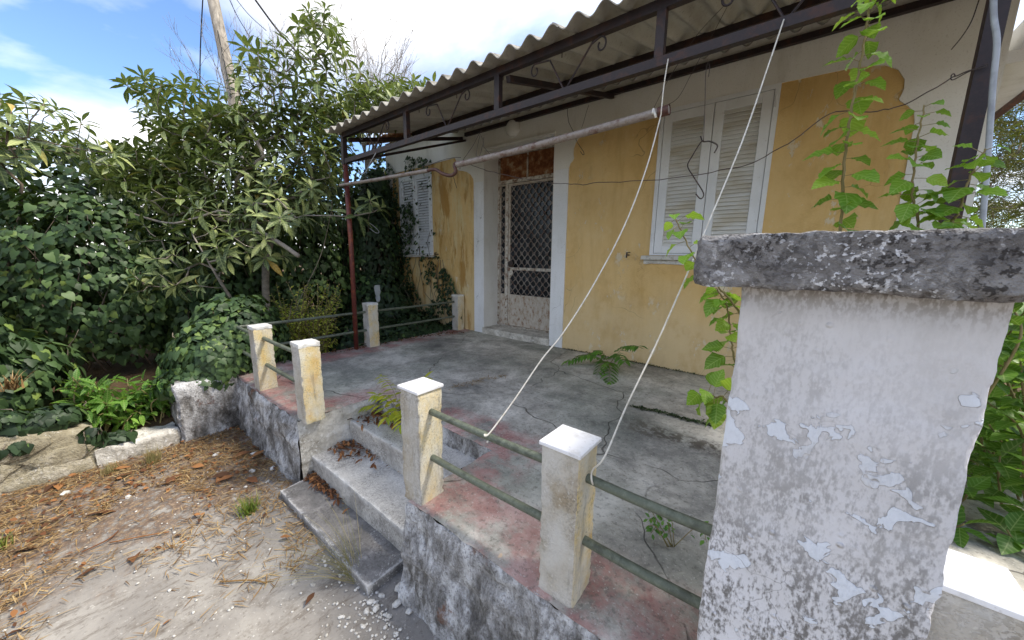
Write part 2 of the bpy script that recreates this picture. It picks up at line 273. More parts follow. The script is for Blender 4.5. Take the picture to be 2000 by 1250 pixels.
    g = G('dark_dusty_glass'); c = g.mix(g.ss(g.noise(5, 6, .6), .4, .7), '#1d2126', '#343a40'); M['glass'] = g.pbr(c, .25, spec=.5)
    g = G('stone_sill'); M['sill'] = g.pbr(g.mix(g.ss(g.noise(20, 7, .7), .45, .65), '#c9c7c0', '#a39f95'), .75)
    # ground
    g = G('soil_ground'); n = g.noise(2.5, 9, .7); M['soil'] = g.pbr(g.ramp(n, [(.3, '#3a2d20'), (.5, '#55432f'), (.7, '#6b5a40')]), .95, g.bump(g.noise(18, 8, .7), .03))
    g = G('yard_concrete'); n = g.noise(1.6, 9, .66, g.warp(.4, 1.2)); c = g.ramp(n, [(.3, '#726e69'), (.48, '#8c8780'), (.6, '#9d9890'), (.75, '#aea9a0')])
    c = g.mix(g.math('MULTIPLY', g.ss(g.noise(9, 9, .72), .52, .66), .5), c, '#6f675d')
    c = g.mix(g.math('MULTIPLY', g.ss(g.noise(34, 6, .72), .55, .68), .5), c, '#5f564d')
    c = g.mix(g.math('MULTIPLY', g.ss(g.noise(16, 7, .75, g.map((1, .28, 1), rot=(0, 0, .6))), .53, .66), .6), c, '#635a50')
    c = g.mix(g.math('MULTIPLY', g.ss(g.noise(55, 4, .6), .63, .7), .35), c, '#d0cbc2')
    xs = g.xyz(); edge = g.math('ADD', g.math('SUBTRACT', g.math('MULTIPLY', xs[0], -1), 2.75), g.math('ADD', g.math('MULTIPLY', xs[1], -.12), g.math('MULTIPLY', g.math('SUBTRACT', g.noise(2.2, 7, .65), .5), 1.9)))
    lit = g.math('MULTIPLY', g.ss(edge, -.1, .45), g.ss(g.noise(20, 8, .72), .36, .52))
    dirt = g.ramp(g.noise(40, 7, .75), [(.3, '#40342a'), (.5, '#665243'), (.62, '#8a745c'), (.75, '#ab977c')])
    c = g.mix(g.math('MULTIPLY', lit, .88), c, dirt)
    h = g.math('ADD', g.math('MULTIPLY', g.noise(12, 9, .7), .6), g.math('ADD', g.math('MULTIPLY', g.noise(70, 5, .7), .4), g.math('MULTIPLY', lit, .5)))
    M['yard'] = g.pbr(c, .9, g.bump(h, .008, .9))
    for nm, a, b in (('dry_leaf', '#4a3322', '#97693f'), ('straw', '#5f472f', '#b39a6e')):
        g = G(nm+'_brown'); at = g.n('ShaderNodeAttribute'); at.attribute_name = 'rnd'; oi = g.n('ShaderNodeObjectInfo')
        r = g.math('FRACT', g.math('ADD', at.outputs['Fac'], oi.outputs['Random'])); M[nm] = g.pbr(g.ramp(r, [(0, a), (.45, '#694329' if nm == 'dry_leaf' else '#86683f'), (1, b)]), .85)
    g = G('white_limestone_chip'); oi = g.n('ShaderNodeObjectInfo'); c = g.mix(g.ss(g.noise(30, 6, .7), .4, .7), '#cfccc5', '#a9a49a'); M['pebble'] = g.pbr(c, .9, g.bump(g.noise(60), .004))
    g = G('grey_bark'); n = g.noise(14, 8, .7, g.map((1, 1, .3))); M['bark'] = g.pbr(g.ramp(n, [(.3, '#4c443b'), (.5, '#75695c'), (.7, '#978b7c')]), .9, g.bump(n, .01))
    g = G('pale_twig'); n = g.noise(14, 6, .7); M['twig'] = g.pbr(g.ramp(n, [(.3, '#6f675e'), (.6, '#9d9488')]), .9)
    g = G('green_stem'); n = g.noise(9, 5); M['stem'] = g.pbr(g.ramp(n, [(.3, '#6d6a3a'), (.6, '#8a7a56')]), .7)
    g = G('weathered_pole_wood'); n = g.noise(12, 8, .7, g.map((1, 1, .06))); M['polewood'] = g.pbr(g.ramp(n, [(.3, '#5f584f'), (.5, '#8f877b'), (.7, '#b0a798')]), .9, g.bump(n, .01))
    def leaf(name, stops, rough=.45, trans=.25, spec=.4, tcol=None, vein=0, freq=9):
        g = G(name); at = g.n('ShaderNodeAttribute'); at.attribute_name = 'rnd'; oi = g.n('ShaderNodeObjectInfo')
        r = g.math('FRACT', g.math('ADD', at.outputs['Fac'], oi.outputs['Random']))
        c = g.ramp(r, stops)
        if vein:
            lu = g.n('ShaderNodeAttribute'); lu.attribute_name = 'luv'; xs = g.xyz(lu.outputs['Vector']); ax = g.math('ABSOLUTE', xs[0])
            st = g.math('SINE', g.math('MULTIPLY', g.math('SUBTRACT', xs[1], g.math('MULTIPLY', ax, .75)), freq*6.283)); vf = g.math('MAXIMUM', g.math('MULTIPLY', g.ss(st, .55, 1), .6), g.ss(ax, .022, .006))
            dk = g.math('MULTIPLY', g.ss(st, 0, -1), .35); c = g.mix(dk, c, g.mix(.5, c, '#22300f')); c = g.mix(g.math('MULTIPLY', vf, vein), c, g.mix(.5, c, '#cfdc8e'))
        p = g.n('ShaderNodeBsdfPrincipled'); g.l(c, p.inputs['Base Color']); p.inputs['Roughness'].default_value = rough; p.inputs['Specular IOR Level'].default_value = spec
        tr = g.n('ShaderNodeBsdfTranslucent'); tc = g.mix(.5, c, tcol or '#8fae2e'); g.l(tc, tr.inputs[0])
        mx = g.n('ShaderNodeMixShader'); mx.inputs[0].default_value = trans; g.l(p.outputs[0], mx.inputs[1]); g.l(tr.outputs[0], mx.inputs[2]); g.l(mx.outputs[0], g.o.inputs[0])
        return g.m
    M['ivy'] = leaf('ivy_leaf', [(0, '#2b3d25'), (.4, '#3a4f30'), (.75, '#4a613a'), (.93, '#5f7745'), (1, '#7d9048')], .5, .12, .3)
    M['ivy_dark'] = leaf('dark_ivy_leaf', [(0, '#1f2d1c'), (.5, '#2a3c25'), (.9, '#394d30'), (1, '#58703d')], .5, .1, .28)
    M['loquat'] = leaf('loquat_leaf', [(0, '#3a4830'), (.3, '#53623c'), (.65, '#6e7b4a'), (.88, '#929b62'), (.985, '#adb374'), (1, '#c2953d')], .45, .15, .35, None, .7, 8)
    M['mulberry'] = leaf('mulberry_leaf', [(0, '#4a7420'), (.4, '#64922b'), (.8, '#80ab35'), (1, '#a0c044')], .42, .4, .35, '#b4d43c', .7, 7)
    M['yellowgreen'] = leaf('yellow_green_leaf', [(0, '#b9c956'), (.5, '#d6dc66'), (1, '#ece878')], .5, .5, .3, '#c8cc3c')
    M['seedling'] = leaf('seedling_leaf', [(0, '#3f6a2a'), (.6, '#578536'), (1, '#6c9a3c')], .45, .3)
    M['seedling_y'] = leaf('yellowing_seedling_leaf', [(0, '#87a02c'), (.6, '#a5ad2e'), (1, '#bfb832')], .45, .4, .4, '#d0cc38')
    M['shrub'] = leaf('broad_shrub_leaf', [(0, '#375a20'), (.5, '#4e7a2a'), (.85, '#6d9a38'), (1, '#86b046')], .42, .35, .3, '#9cc43c', .6, 7)
    M['pine'] = leaf('olive_conifer_needle', [(0, '#3f4124'), (.5, '#5a5630'), (1, '#7c713f')], .6, .2, .2)
    M['grass'] = leaf('green_grass', [(0, '#4c6526'), (.6, '#6f8434'), (1, '#a59a55')], .5, .3)
    M['drygrass'] = leaf('dry_grass', [(0, '#7d8050'), (.6, '#a0966a'), (1, '#bfae80')], .6, .3, .2, '#b5a970')
mk()

# ------------------------------------------------------------------ geometry helpers
class MB:
    def __init__(s): s.v = []; s.f = []
    def add(s, v, f):
        b = len(s.v); s.v += [tuple(map(float, p)) for p in v]; s.f += [tuple(i+b for i in q) for q in f]; return s
    def box(s, lo, hi, bev=0):
        x0, y0, z0 = lo; x1, y1, z1 = hi
        if not bev:
            return s.add([(x0, y0, z0), (x1, y0, z0), (x1, y1, z0), (x0, y1, z0), (x0, y0, z1), (x1, y0, z1), (x1, y1, z1), (x0, y1, z1)],
                         [(3, 2, 1, 0), (4, 5, 6, 7), (0, 1, 5, 4), (1, 2, 6, 5), (2, 3, 7, 6), (3, 0, 4, 7)])
        bm = bmesh.new(); bmesh.ops.create_cube(bm, size=1)
        for v in bm.verts: v.co = Vector(((x0+x1)/2+v.co.x*(x1-x0), (y0+y1)/2+v.co.y*(y1-y0), (z0+z1)/2+v.co.z*(z1-z0)))
        bmesh.ops.bevel(bm, geom=bm.edges[:], offset=bev, segments=1, affect='EDGES'); s.addbm(bm); return s
    def addbm(s, bm):
        bm.verts.index_update(); s.add([v.co[:] for v in bm.verts], [[v.index for v in f.verts] for f in bm.faces]); bm.free(); return s
    def bar(s, a, b, w, h=None):                       # square bar between two points
        a, b = Vector(a), Vector(b); h = h or w; d = (b-a).normalized()
        up = Vector((0, 0, 1)) if abs(d.z) < .95 else Vector((0, 1, 0)); x = d.cross(up).normalized(); y = x.cross(d)
        v = [p+x*i*w/2+y*j*h/2 for p in (a, b) for i, j in ((-1, -1), (1, -1), (1, 1), (-1, 1))]
        return s.add(v, [(0, 1, 2, 3), (7, 6, 5, 4), (0, 4, 5, 1), (1, 5, 6, 2), (2, 6, 7, 3), (3, 7, 4, 0)])
    def tube(s, pts, rad, n=8, caps=True):
        P = [Vector(p) for p in pts]; k = len(P); R = rad if isinstance(rad, (list, tuple)) else [rad]*k
        base = len(s.v); nx = None
        for i in range(k):
            d = (P[min(i+1, k-1)]-P[max(i-1, 0)])
            d = d.normalized() if d.length > 1e-9 else Vector((0, 0, 1))
            if nx is None: nx = d.orthogonal().normalized()
            else: nx = (nx-d*nx.dot(d)); nx = nx.normalized() if nx.length > 1e-6 else d.orthogonal().normalized()
            ny = d.cross(nx)
            for j in range(n):
                a = 2*math.pi*j/n; s.v.append(tuple(P[i]+(nx*math.cos(a)+ny*math.sin(a))*R[i]))
        for i in range(k-1):
            for j in range(n): s.f.append((base+i*n+j, base+i*n+(j+1) % n, base+(i+1)*n+(j+1) % n, base+(i+1)*n+j))
        if caps: s.f.append(tuple(base+j for j in reversed(range(n)))); s.f.append(tuple(base+(k-1)*n+j for j in range(n)))
        return s
def smooth_path(pts, n=6):                              # Catmull-Rom through the points
    P = [np.array(p, float) for p in pts]; P = [2*P[0]-P[1]]+P+[2*P[-1]-P[-2]]; o = []
    for i in range(1, len(P)-2):
        for k in range(n):
            t = k/n; a, b, c, d = P[i-1:i+3]
            o.append(.5*((2*b)+(-a+c)*t+(2*a-5*b+4*c-d)*t*t+(-a+3*b-3*c+d)*t**3))
    o.append(P[-2]); return o
def tag(o, label=None, cat=None, group=None, kind=None):
    if label: o['label'] = label
    if cat: o['category'] = cat
    if group: o['group'] = group
    if kind: o['kind'] = kind
    return o
def empty(name, loc, label=None, cat=None, group=None, kind=None):
    o = bpy.data.objects.new(name, None); o.location = loc; o.empty_display_size = .1; COL.objects.link(o); return tag(o, label, cat, group, kind)
def world_loc(o):
    p = Vector((0, 0, 0))
    while o is not None: p = p+o.location; o = o.parent
    return p
def obj(name, mb, mat, parent=None, smooth=False, sharp=None, origin=None):
    v, f = (mb.v, mb.f) if isinstance(mb, MB) else mb
    off = np.array(world_loc(parent)) if parent else np.zeros(3)
    loc = np.array(origin, float) if origin is not None else off
    me = bpy.data.meshes.new(name); me.from_pydata((np.asarray(v, float)-loc).tolist(), [], [tuple(q) for q in f]); me.materials.append(MAT[mat] if isinstance(mat, str) else mat)
    if smooth:
        me.polygons.foreach_set('use_smooth', [True]*len(me.polygons))
        if sharp: me.set_sharp_from_angle(angle=math.radians(sharp))
    o = bpy.data.objects.new(name, me); COL.objects.link(o); o.parent = parent; o.location = loc-off if parent else loc
    return o
def tri_mesh(name, V, T, mat, rndv=None, smooth=True, luv=None):
    me = bpy.data.meshes.new(name); n, m = len(V), len(T)
    me.vertices.add(n); me.vertices.foreach_set('co', np.ascontiguousarray(V, dtype=np.float32).ravel())
    me.loops.add(m*3); me.loops.foreach_set('vertex_index', np.ascontiguousarray(T, dtype=np.int32).ravel())
    me.polygons.add(m); me.polygons.foreach_set('loop_start', np.arange(0, m*3, 3, dtype=np.int32)); me.polygons.foreach_set('loop_total', np.full(m, 3, dtype=np.int32))
    if smooth: me.polygons.foreach_set('use_smooth', np.ones(m, dtype=bool))
    me.update(calc_edges=True); me.materials.append(MAT[mat])
    if rndv is not None:
        a = me.attributes.new('rnd', 'FLOAT', 'POINT'); a.data.foreach_set('value', np.ascontiguousarray(rndv, dtype=np.float32))
    if luv is not None:
        a = me.attributes.new('luv', 'FLOAT_VECTOR', 'POINT'); a.data.foreach_set('vector', np.ascontiguousarray(luv, dtype=np.float32).ravel())
    return me
def fbm(p, f, oct=4): return mnoise.fractal(Vector(p)*f, .9, 2.0, oct)
def gridbox(lo, hi, cell, amp=.004, freq=6, chip=.0, seed=0, bulge=None, skip=()):
    lo, hi = np.array(lo, float), np.array(hi, float); n = [max(1, int(round((hi[i]-lo[i])/cell))) for i in range(3)]
    idx = {}; V = []; F = []
    def vid(i, j, k):
        key = (i, j, k)
        if key not in idx:
            p = lo+(hi-lo)*np.array([i/n[0], j/n[1], k/n[2]]); idx[key] = len(V)
            ex = [(-1 if a == 0 else 1 if a == n[q] else 0) for q, a in enumerate(key)]
            q = Vector(p)+Vector((seed*3.1, seed*1.7, seed*2.3)); d = Vector([fbm(q+Vector((11.3*a, 5.1*a, 0)), freq, 4) for a in (1, 2, 3)])*amp
            if sum(1 for e in ex if e) >= 2 and chip:
                c = chip*(.25+max(0, fbm(q, freq*2.2, 3))*1.6); d -= Vector(ex)*c
            p2 = p+np.array(d)
            if bulge is not None: p2 = bulge(p2, ex)
            V.append(tuple(p2))
        return idx[key]
    for ax in range(3):
        a, b = [(1, 2), (2, 0), (0, 1)][ax]
        for side in (0, n[ax]):
            if (ax, bool(side)) in skip: continue
            for i in range(n[a]):
                for j in range(n[b]):
                    q = []
                    for di, dj in ((0, 0), (1, 0), (1, 1), (0, 1)):
                        k = [0, 0, 0]; k[ax] = side; k[a] = i+di; k[b] = j+dj; q.append(vid(*k))
                    F.append(q if side else q[::-1])
    return V, F
# ---- leaf shapes (triangles) : axis +Y, normal +Z
def blade(prof, fold=.25, droop=.25, cup=0.0, serr=0):
    n = len(prof)-1; V = []; T = []
    for i, w in enumerate(prof):
        t = i/n; y = t*(1-.12*droop*t); z = -droop*t*t*.6
        ww = w*(1-(serr if i % 2 else 0)); V += [(-ww, y, z+fold*ww+cup*math.sin(i*2.6)*ww), (0, y, z), (ww, y, z+fold*ww-cup*math.sin(i*2.1)*ww)]
    for i in range(n):
        a = i*3; b = a+3
        for l, r in ((a, a+1), (a+1, a+2)):
            q = (l, r, r+3, l+3); T += [(q[0], q[1], q[2]), (q[0], q[2], q[3])]
    return np.array(V), np.array(T)
LEAF = {
 'loquat': [blade([.01, .055, .105, .138, .13, .075, .0], .35, d, .12) for d in (.3, .6, .9)],
 'mulberry': [blade([.06, .30, .40, .42, .39, .33, .24, .12, .0], .22, d, .14, .07) for d in (.25, .5)],
 'ovate': [blade([.01, .18, .27, .25, .14, .0], .3, d, .1) for d in (.2, .5)],
 'lance': [blade([.01, .15, .17, .10, .0], .25, d, .05) for d in (.2, .45)],
 'needle': [blade([.03, .03, .0], .1, .1)],
}
def ivy_leaf(k):
    o = [(0, 0), (.22, -.14), (.46, -.02), (.5, .22), (.34, .38), (.30, .58), (0, 1.0)] if k == 0 else [(0, 0), (.26, -.1), (.42, .12), (.38, .4), (.2, .7), (0, 1.0)]
    n = len(o); V = [(x, y, -.12*x+.0) if k == 0 else (x, y, .1*x-.1*y*y) for x, y in o]+[(-x, y, (-.16*x) if k == 0 else .1*x-.1*y*y) for x, y in o[1:-1]]; V.append((0, .38, .05)); c = len(V)-1
    ring = list(range(n))+list(range(len(V)-2, n-1, -1)); T = [(c, ring[i], ring[(i+1) % len(ring)]) for i in range(len(ring))]
    return np.array(V, float), np.array(T)
LEAF['ivy'] = [ivy_leaf(0), ivy_leaf(1)]
LEAF['oval'] = [blade([.02, .22, .26, .16, .0], .2, .3)]
def mats_from(pos, axis, nrm, size):
    pos, axis, nrm = (np.asarray(a, float) for a in (pos, axis, nrm)); size = np.asarray(size, float)
    axis = axis/np.linalg.norm(axis, axis=1, keepdims=True); x = np.cross(axis, nrm); x /= (np.linalg.norm(x, axis=1, keepdims=True)+1e-9); z = np.cross(x, axis)
    M = np.zeros((len(pos), 4, 4)); M[:, :3, 0] = x*size[:, None]; M[:, :3, 1] = axis*size[:, None]; M[:, :3, 2] = z*size[:, None]; M[:, :3, 3] = pos; M[:, 3, 3] = 1; return M
PROTO = {}
def foliage(parent, kind, Ms, mat, nparts=300, name='leaf', rname='foliage', vis=None):
    """Leaves: the nearest ones in view are parts of their own, the rest one joined part."""
    off = np.array(world_loc(parent)); Ms = Ms.copy(); protos = LEAF[kind]; N = len(Ms)
    pos = Ms[:, :3, 3]; q = (pos-CP) @ CM.T; u = FPX*q[:, 0]/np.maximum(q[:, 2], .05); v = FPX*q[:, 1]/np.maximum(q[:, 2], .05)
    inview = (q[:, 2] > .1) & (abs(u) < 1000) & (abs(v) < 625); score = np.where(inview, q[:, 2], 1e3)
    if vis is not None: score = score+vis
    order = np.argsort(score); part = order[:nparts]; part = part[inview[part]]; rest = np.setdiff1d(np.arange(N), part)
    Ms[:, :3, 3] -= off; ch = nrg.integers(0, len(protos), N)
    for i in part:
        key = (kind, int(ch[i]), mat)
        if key not in PROTO: PROTO[key] = tri_mesh(name, protos[ch[i]][0], protos[ch[i]][1], mat, luv=protos[ch[i]][0])
        o = bpy.data.objects.new(name, PROTO[key]); COL.objects.link(o); o.parent = parent; o.matrix_local = Matrix(Ms[i].tolist())
    if len(rest):
        VV = []; TT = []; RR = []; UU = []; base = 0
        for k, (pv, pt) in enumerate(protos):
            ii = rest[ch[rest] == k]
            if not len(ii): continue
            h = np.concatenate([pv, np.ones((len(pv), 1))], 1); X = np.einsum('nij,kj->nki', Ms[ii], h)[:, :, :3]
            VV.append(X.reshape(-1, 3)); TT.append((pt[None]+(np.arange(len(ii))*len(pv))[:, None, None]+base).reshape(-1, 3)); RR.append(np.repeat(nrg.random(len(ii)), len(pv))); UU.append(np.tile(pv, (len(ii), 1))); base += len(ii)*len(pv)
        me = tri_mesh(rname, np.concatenate(VV), np.concatenate(TT), mat, np.concatenate(RR), True, np.concatenate(UU))
        o = bpy.data.objects.new(rname, me); COL.objects.link(o); o.parent = parent; tag(o, kind='stuff')
def unit(v): v = np.asarray(v, float); return v/(np.linalg.norm(v, axis=-1, keepdims=True)+1e-9)

# ------------------------------------------------------------------ ground, yard, terrace
GZ = -.535
def build_ground():
    n = 24; V = []; F = []
    for i in range(n+1):
        for j in range(n+1):
            a = lambda t: math.copysign(abs(t)**3, t)*300
            V.append((a(i/n*2-1)-1, a(j/n*2-1)+1, GZ-.06))
    for i in range(n):
        for j in range(n): F.append((i*(n+1)+j, (i+1)*(n+1)+j, (i+1)*(n+1)+j+1, i*(n+1)+j+1))
    tag(obj('ground', (V, F), 'soil', smooth=True), kind='structure')
    # concrete yard, gently uneven
    xs = np.linspace(-4.42, 3.0, 150); ys = np.linspace(-4.5, 1.05, 120); V = []; F = []
    for x in xs:
        for y in ys: V.append((x, y, GZ+.012*fbm((x, y, 0), .9, 3)+.004*fbm((x, y, 3), 6, 3)))
    m = len(ys)
    for i in range(len(xs)-1):
        for j in range(m-1): F.append((i*m+j, (i+1)*m+j, (i+1)*m+j+1, i*m+j+1))
    tag(obj('yard', (V, F), 'yard', smooth=True), kind='structure')
    # raised garden bed behind the low wall
    V = []; F = []; xs = np.linspace(-16, -4.5, 60); ys = np.linspace(-8, 9, 70); m = len(ys)
    for x in xs:
        for y in ys: V.append((x, y, -.36+.08*fbm((x, y, 7), .8, 4)-(.1 if x > -4.6 else 0)))
    for i in range(len(xs)-1):
        for j in range(m-1): F.append((i*m+j, (i+1)*m+j, (i+1)*m+j+1, i*m+j+1))
    tag(obj('garden_bed', (V, F), 'soil', smooth=True), kind='structure')
build_ground()

TX0, TX1, TY0, TY1 = -4.62, 3.2, .955, 4.24
NX0, NX1, NY1 = -2.82, -1.43, 1.6
terrace = empty('terrace', (-2, 1, 0), kind='structure')
def build_terrace():
    # floor sheet with the notch for the steps
    xs = sorted(set(np.round(np.concatenate([np.arange(TX0, TX1, .05), [TX1, NX0, NX1]]), 4))); ys = sorted(set(np.round(np.concatenate([np.arange(TY0, TY1, .05), [TY1, NY1]]), 4)))
    idx = {}; V = []; F = []
    def vid(i, j):
        if (i, j) not in idx:
            x, y = xs[i], ys[j]; e = .012 if (j == 0 or (i == 0) or (abs(y-NY1) < 1e-4 and NX0 <= x <= NX1) or (x in (NX0, NX1) and y < NY1)) else 0
            idx[(i, j)] = len(V); ed = fbm((x, y, 9), 7, 3)*e
            V.append((x+ed*.6, y+ed*.8, .005*fbm((x, y, 2), 1.3, 4)-(abs(fbm((x, y, 5), 9, 3))*.012 if e else 0)))
        return idx[(i, j)]
    for i in range(len(xs)-1):
        for j in range(len(ys)-1):
            cx, cy = (xs[i]+xs[i+1])/2, (ys[j]+ys[j+1])/2
            if NX0 < cx < NX1 and cy < NY1: continue
            F.append((vid(i, j), vid(i+1, j), vid(i+1, j+1), vid(i, j+1)))
    obj('floor', (V, F), 'floor', terrace, smooth=True)
    # retaining faces: rough masonry following the outline
    def face(name, a, b, nrm, mat, amp, batter=.05, z0=-.75, rag=.0, seed=0):
        a, b, nrm = np.array(a, float), np.array(b, float), np.array(nrm, float); L = np.linalg.norm(b-a); nu, nv = max(2, int(L/.022)), 32; V = []; F = []
        for i in range(nu+1):
            for j in range(nv+1):
                t = j/nv; p = a+(b-a)*i/nu; z = -.002+(z0)*t
                q = (p[0]+seed, p[1], z); r = fbm(q, 3.2, 5)*amp+abs(fbm(q, 9, 4))*amp*.7
                lump = max(0, fbm((p[0]*1.0+seed, p[1], z*2.2+4), 2.1, 3))*amp*1.6
                w = min(1, t/.06); top = (1-w)*fbm(q, 14, 3)*.012
                ew = 1 if 0 < i < nu else .35
                p2 = p+nrm*((r+lump)*w*ew+batter*t+top-.002); V.append((p2[0], p2[1], z-(abs(fbm(q, 8, 3))*.012 if j == 0 else 0)))
        for i in range(nu):
            for j in range(nv): F.append((i*(nv+1)+j, i*(nv+1)+j+1, (i+1)*(nv+1)+j+1, (i+1)*(nv+1)+j))
        obj(name, (V, F), mat, terrace, smooth=True, sharp=50)
    face('front_wall', (TX0, TY0), (NX0, TY0), (0, -1), 'wall_stone', .03, .05, seed=1)
    face('front_wall', (NX1-.015, TY0), (TX1, TY0), (0, -1), 'wall_stone', .035, .10, seed=5)
    face('stair_cheek', (NX0, TY0-.01), (NX0, NY1), (1, 0), 'pale_stone', .02, .02, seed=2)
    face('stair_back', (NX0, NY1), (NX1, NY1), (0, -1), 'wall_stone', .012, .0, -.45, seed=3)
    face('stair_cheek', (NX1, NY1), (NX1, TY0-.01), (-1, 0), 'wall_stone', .015, .0, seed=4)
    face('side_wall', (TX0, TY1), (TX0, TY0), (-1, 0), 'wall_stone', .02, .03, seed=6)
build_terrace()

# entrance steps, three worn slabs
steps = empty('entrance_steps', (-2.12, 1.2, GZ), 'three worn stone entrance steps cut into the terrace edge', 'steps')
def wear(y0):
    def b(p, ex):
        if ex[2] > 0 and ex[1] < 0: p = p+np.array([0, .006, -.006])
        return p
    return b
obj('step', gridbox((-2.80, 1.33, -.36), (-1.435, 1.61, -.13), .022, .004, 6, .006, 1), 'step', steps, True, 40)
obj('step', gridbox((-2.83, 1.02, -.50), (-1.455, 1.36, -.315), .022, .005, 6, .007, 2), 'step', steps, True, 40)
tag(obj('step', gridbox((-2.80, .775, -.57), (-1.57, 1.05, -.475), .02, .005, 6, .008, 3), 'step_dark', steps, True, 40), 'lowest dark mossy slab lying on the yard')

# low garden wall on the left
def stone_poly(rng, c, r, depth, n=11):
    """one flat irregular stone set in the wall face (x normal): outline in (y,z), given a bevelled front."""
    o = []
    for k in range(n):
        a = 2*math.pi*k/n; s = 1+rng.uniform(-.22, .2)+.18*abs(math.cos(2*a)); o.append((c[1]+r[0]*math.cos(a)*s, c[2]+r[1]*math.sin(a)*s))
    x = c[0]; V = [(x-depth, y, z) for y, z in o]+[(x+.004*rng.random(), y, z) for y, z in o]
    V += [(x+.006+.004*rng.random(), c[1]+(y-c[1])*.82, c[2]+(z-c[2])*.82) for y, z in o]; V.append((x+.009, c[1], c[2])); F = []
    for l in range(2):
        for k in range(n): F.append((l*n+k, l*n+(k+1) % n, (l+1)*n+(k+1) % n, (l+1)*n+k))
    F += [(2*n+k, 2*n+(k+1) % n, 3*n) for k in range(n)]
    return V, F
gw = empty('garden_wall', (-4.45, -.6, GZ), 'low cream stone garden wall overgrown with ivy, with lower gap beside pier', 'wall')
def topfall(p, ex):
    if p[2] > -.30: p = p+np.array([0, 0, -.10*max(0, min(1, (p[1]+.45)/.42))+.05*fbm((0, p[1], 0), 3, 3)])
    return p
obj('wall_body', gridbox((-4.62, -2.6, -.62), (-4.37, -.03, -.09), .03, .022, 4, .02, 4, topfall), 'cream_stone', gw, True, 50)
obj('kerb', gridbox((-4.66, -.045, -.62), (-4.36, .475, -.385), .025, .014, 5, .012, 5), 'pale_stone', gw, True, 50)
rs = random.Random(3); z = -.50
for row in range(3):
    y = -2.4+rs.random()*.1; 
    while y < -.12:
        w = rs.uniform(.10, .22); h = rs.uniform(.055, .075)
        zz = -.47+row*.13+rs.uniform(-.012, .012)
        if zz+h < (-.12 if y < -.45 else -.22): obj('stone', stone_poly(rs, (-4.355, y+w, zz), (w*.95, h), .05), 'cream_stone', gw, True, 45)
        y += 2*w+.02
pier = tag(obj('garden_pier', gridbox((-4.72, .475, -.62), (-4.33, .975, .045), .024, .02, 3.5, .03, 6), 'wall_stone', None, True, 50), 'squat rough masonry pier at the terrace corner, ivy trailing over its top', 'pier')

# ------------------------------------------------------------------ house
FY = 4.19
house = empty('house', (-2.8, FY+2.4, GZ), 'single-storey ochre house with white trim, shuttered windows and rusty door', 'house')
def sheet(name, outer, holes, y, thick, mat, parent):
    bm = bmesh.new(); ed = []
    for loop in [outer]+holes:
        vs = [bm.verts.new((x, y, z)) for x, z in loop]; ed += [bm.edges.new((vs[i], vs[(i+1) % len(vs)])) for i in range(len(vs))]
    bmesh.ops.triangle_fill(bm, use_beauty=True, use_dissolve=False, edges=ed)
    r = bmesh.ops.extrude_face_region(bm, geom=bm.faces[:]); 
    for v in [e for e in r['geom'] if isinstance(e, bmesh.types.BMVert)]: v.co.y += thick
    bmesh.ops.recalc_face_normals(bm, faces=bm.faces[:])
    m = MB(); m.addbm(bm); return obj(name, m, mat, parent)
def arc(cx, cz, r, a0, a1, n=8): return [(cx+r*math.cos(math.radians(a0+(a1-a0)*i/n)), cz+r*math.sin(math.radians(a0+(a1-a0)*i/n))) for i in range(n+1)]
panelB = [(-2.45, -.05), (-2.45, 2.38)]+[(-2.435, 2.42), (-2.40, 2.455), (-2.385, 2.48), (-2.395, 2.53), (-2.392, 2.60), (-2.37, 2.66), (-2.33, 2.705), (-2.27, 2.735), (-2.20, 2.748)] + \
    [(-1.3, 2.77), (-.3, 2.80), (.1, 2.79), (.22, 2.778), (.33, 2.755), (.41, 2.70), (.455, 2.62), (.462, 2.55), (.445, 2.485), (.452, 2.47), (.50, 2.425), (.54, 2.37), (.553, 2.30), (.557, 1.9), (.57, -.05)]
panelA = [(-6.38, -.45), (-6.38, 2.79), (-5.3, 2.80), (-4.60, 2.815), (-4.57, 2.80), (-4.535, 2.72), (-4.53, 2.64), (-4.50, 2.61), (-4.40, 2.59), (-4.30, 2.56), (-4.22, 2.51), (-4.165, 2.44), (-4.155, 2.38), (-4.15, -.45)]
doorhole = [(-3.935, .095), (-3.935, 2.805), (-2.68, 2.825), (-2.665, .095)]
sheet('wall_trim', [(-6.56, -.6), (.93, -.6), (.93, 3.36), (-6.56, 3.36)], [panelA, panelB, doorhole], FY, .02, 'white_wall', house)
win1 = (-6.16, -5.19, 1.255, 2.735); win2 = (-1.352, -.318, 1.285, 2.80)
rect = lambda w, m=0: [(w[0]+m, w[2]+m), (w[0]+m, w[3]-m), (w[1]-m, w[3]-m), (w[1]-m, w[2]+m)]
sheet('ochre_wall', [(-6.5, -.55), (.9, -.55), (.9, 3.3), (-6.5, 3.3)], [rect(win1, .01), rect(win2, .01), [(-4.0, -.5), (-4.0, 2.9), (-2.6, 2.9), (-2.6, -.5)]], FY+.012, .2, 'yellow', house)
# white pilasters beside the door, very slightly proud
obj('pilaster', MB().box((-4.152, FY-.004, 0), (-3.938, FY+.01, 2.38), .002), 'white_trim', house)
obj('pilaster', MB().box((-2.662, FY-.004, 0), (-2.452, FY+.01, 2.37), .002), 'white_trim', house)
obj('lintel_moulding', MB().box((-3.95, FY-.016, 2.825), (-2.66, FY+.01, 2.852), .004), 'white_wall', house)
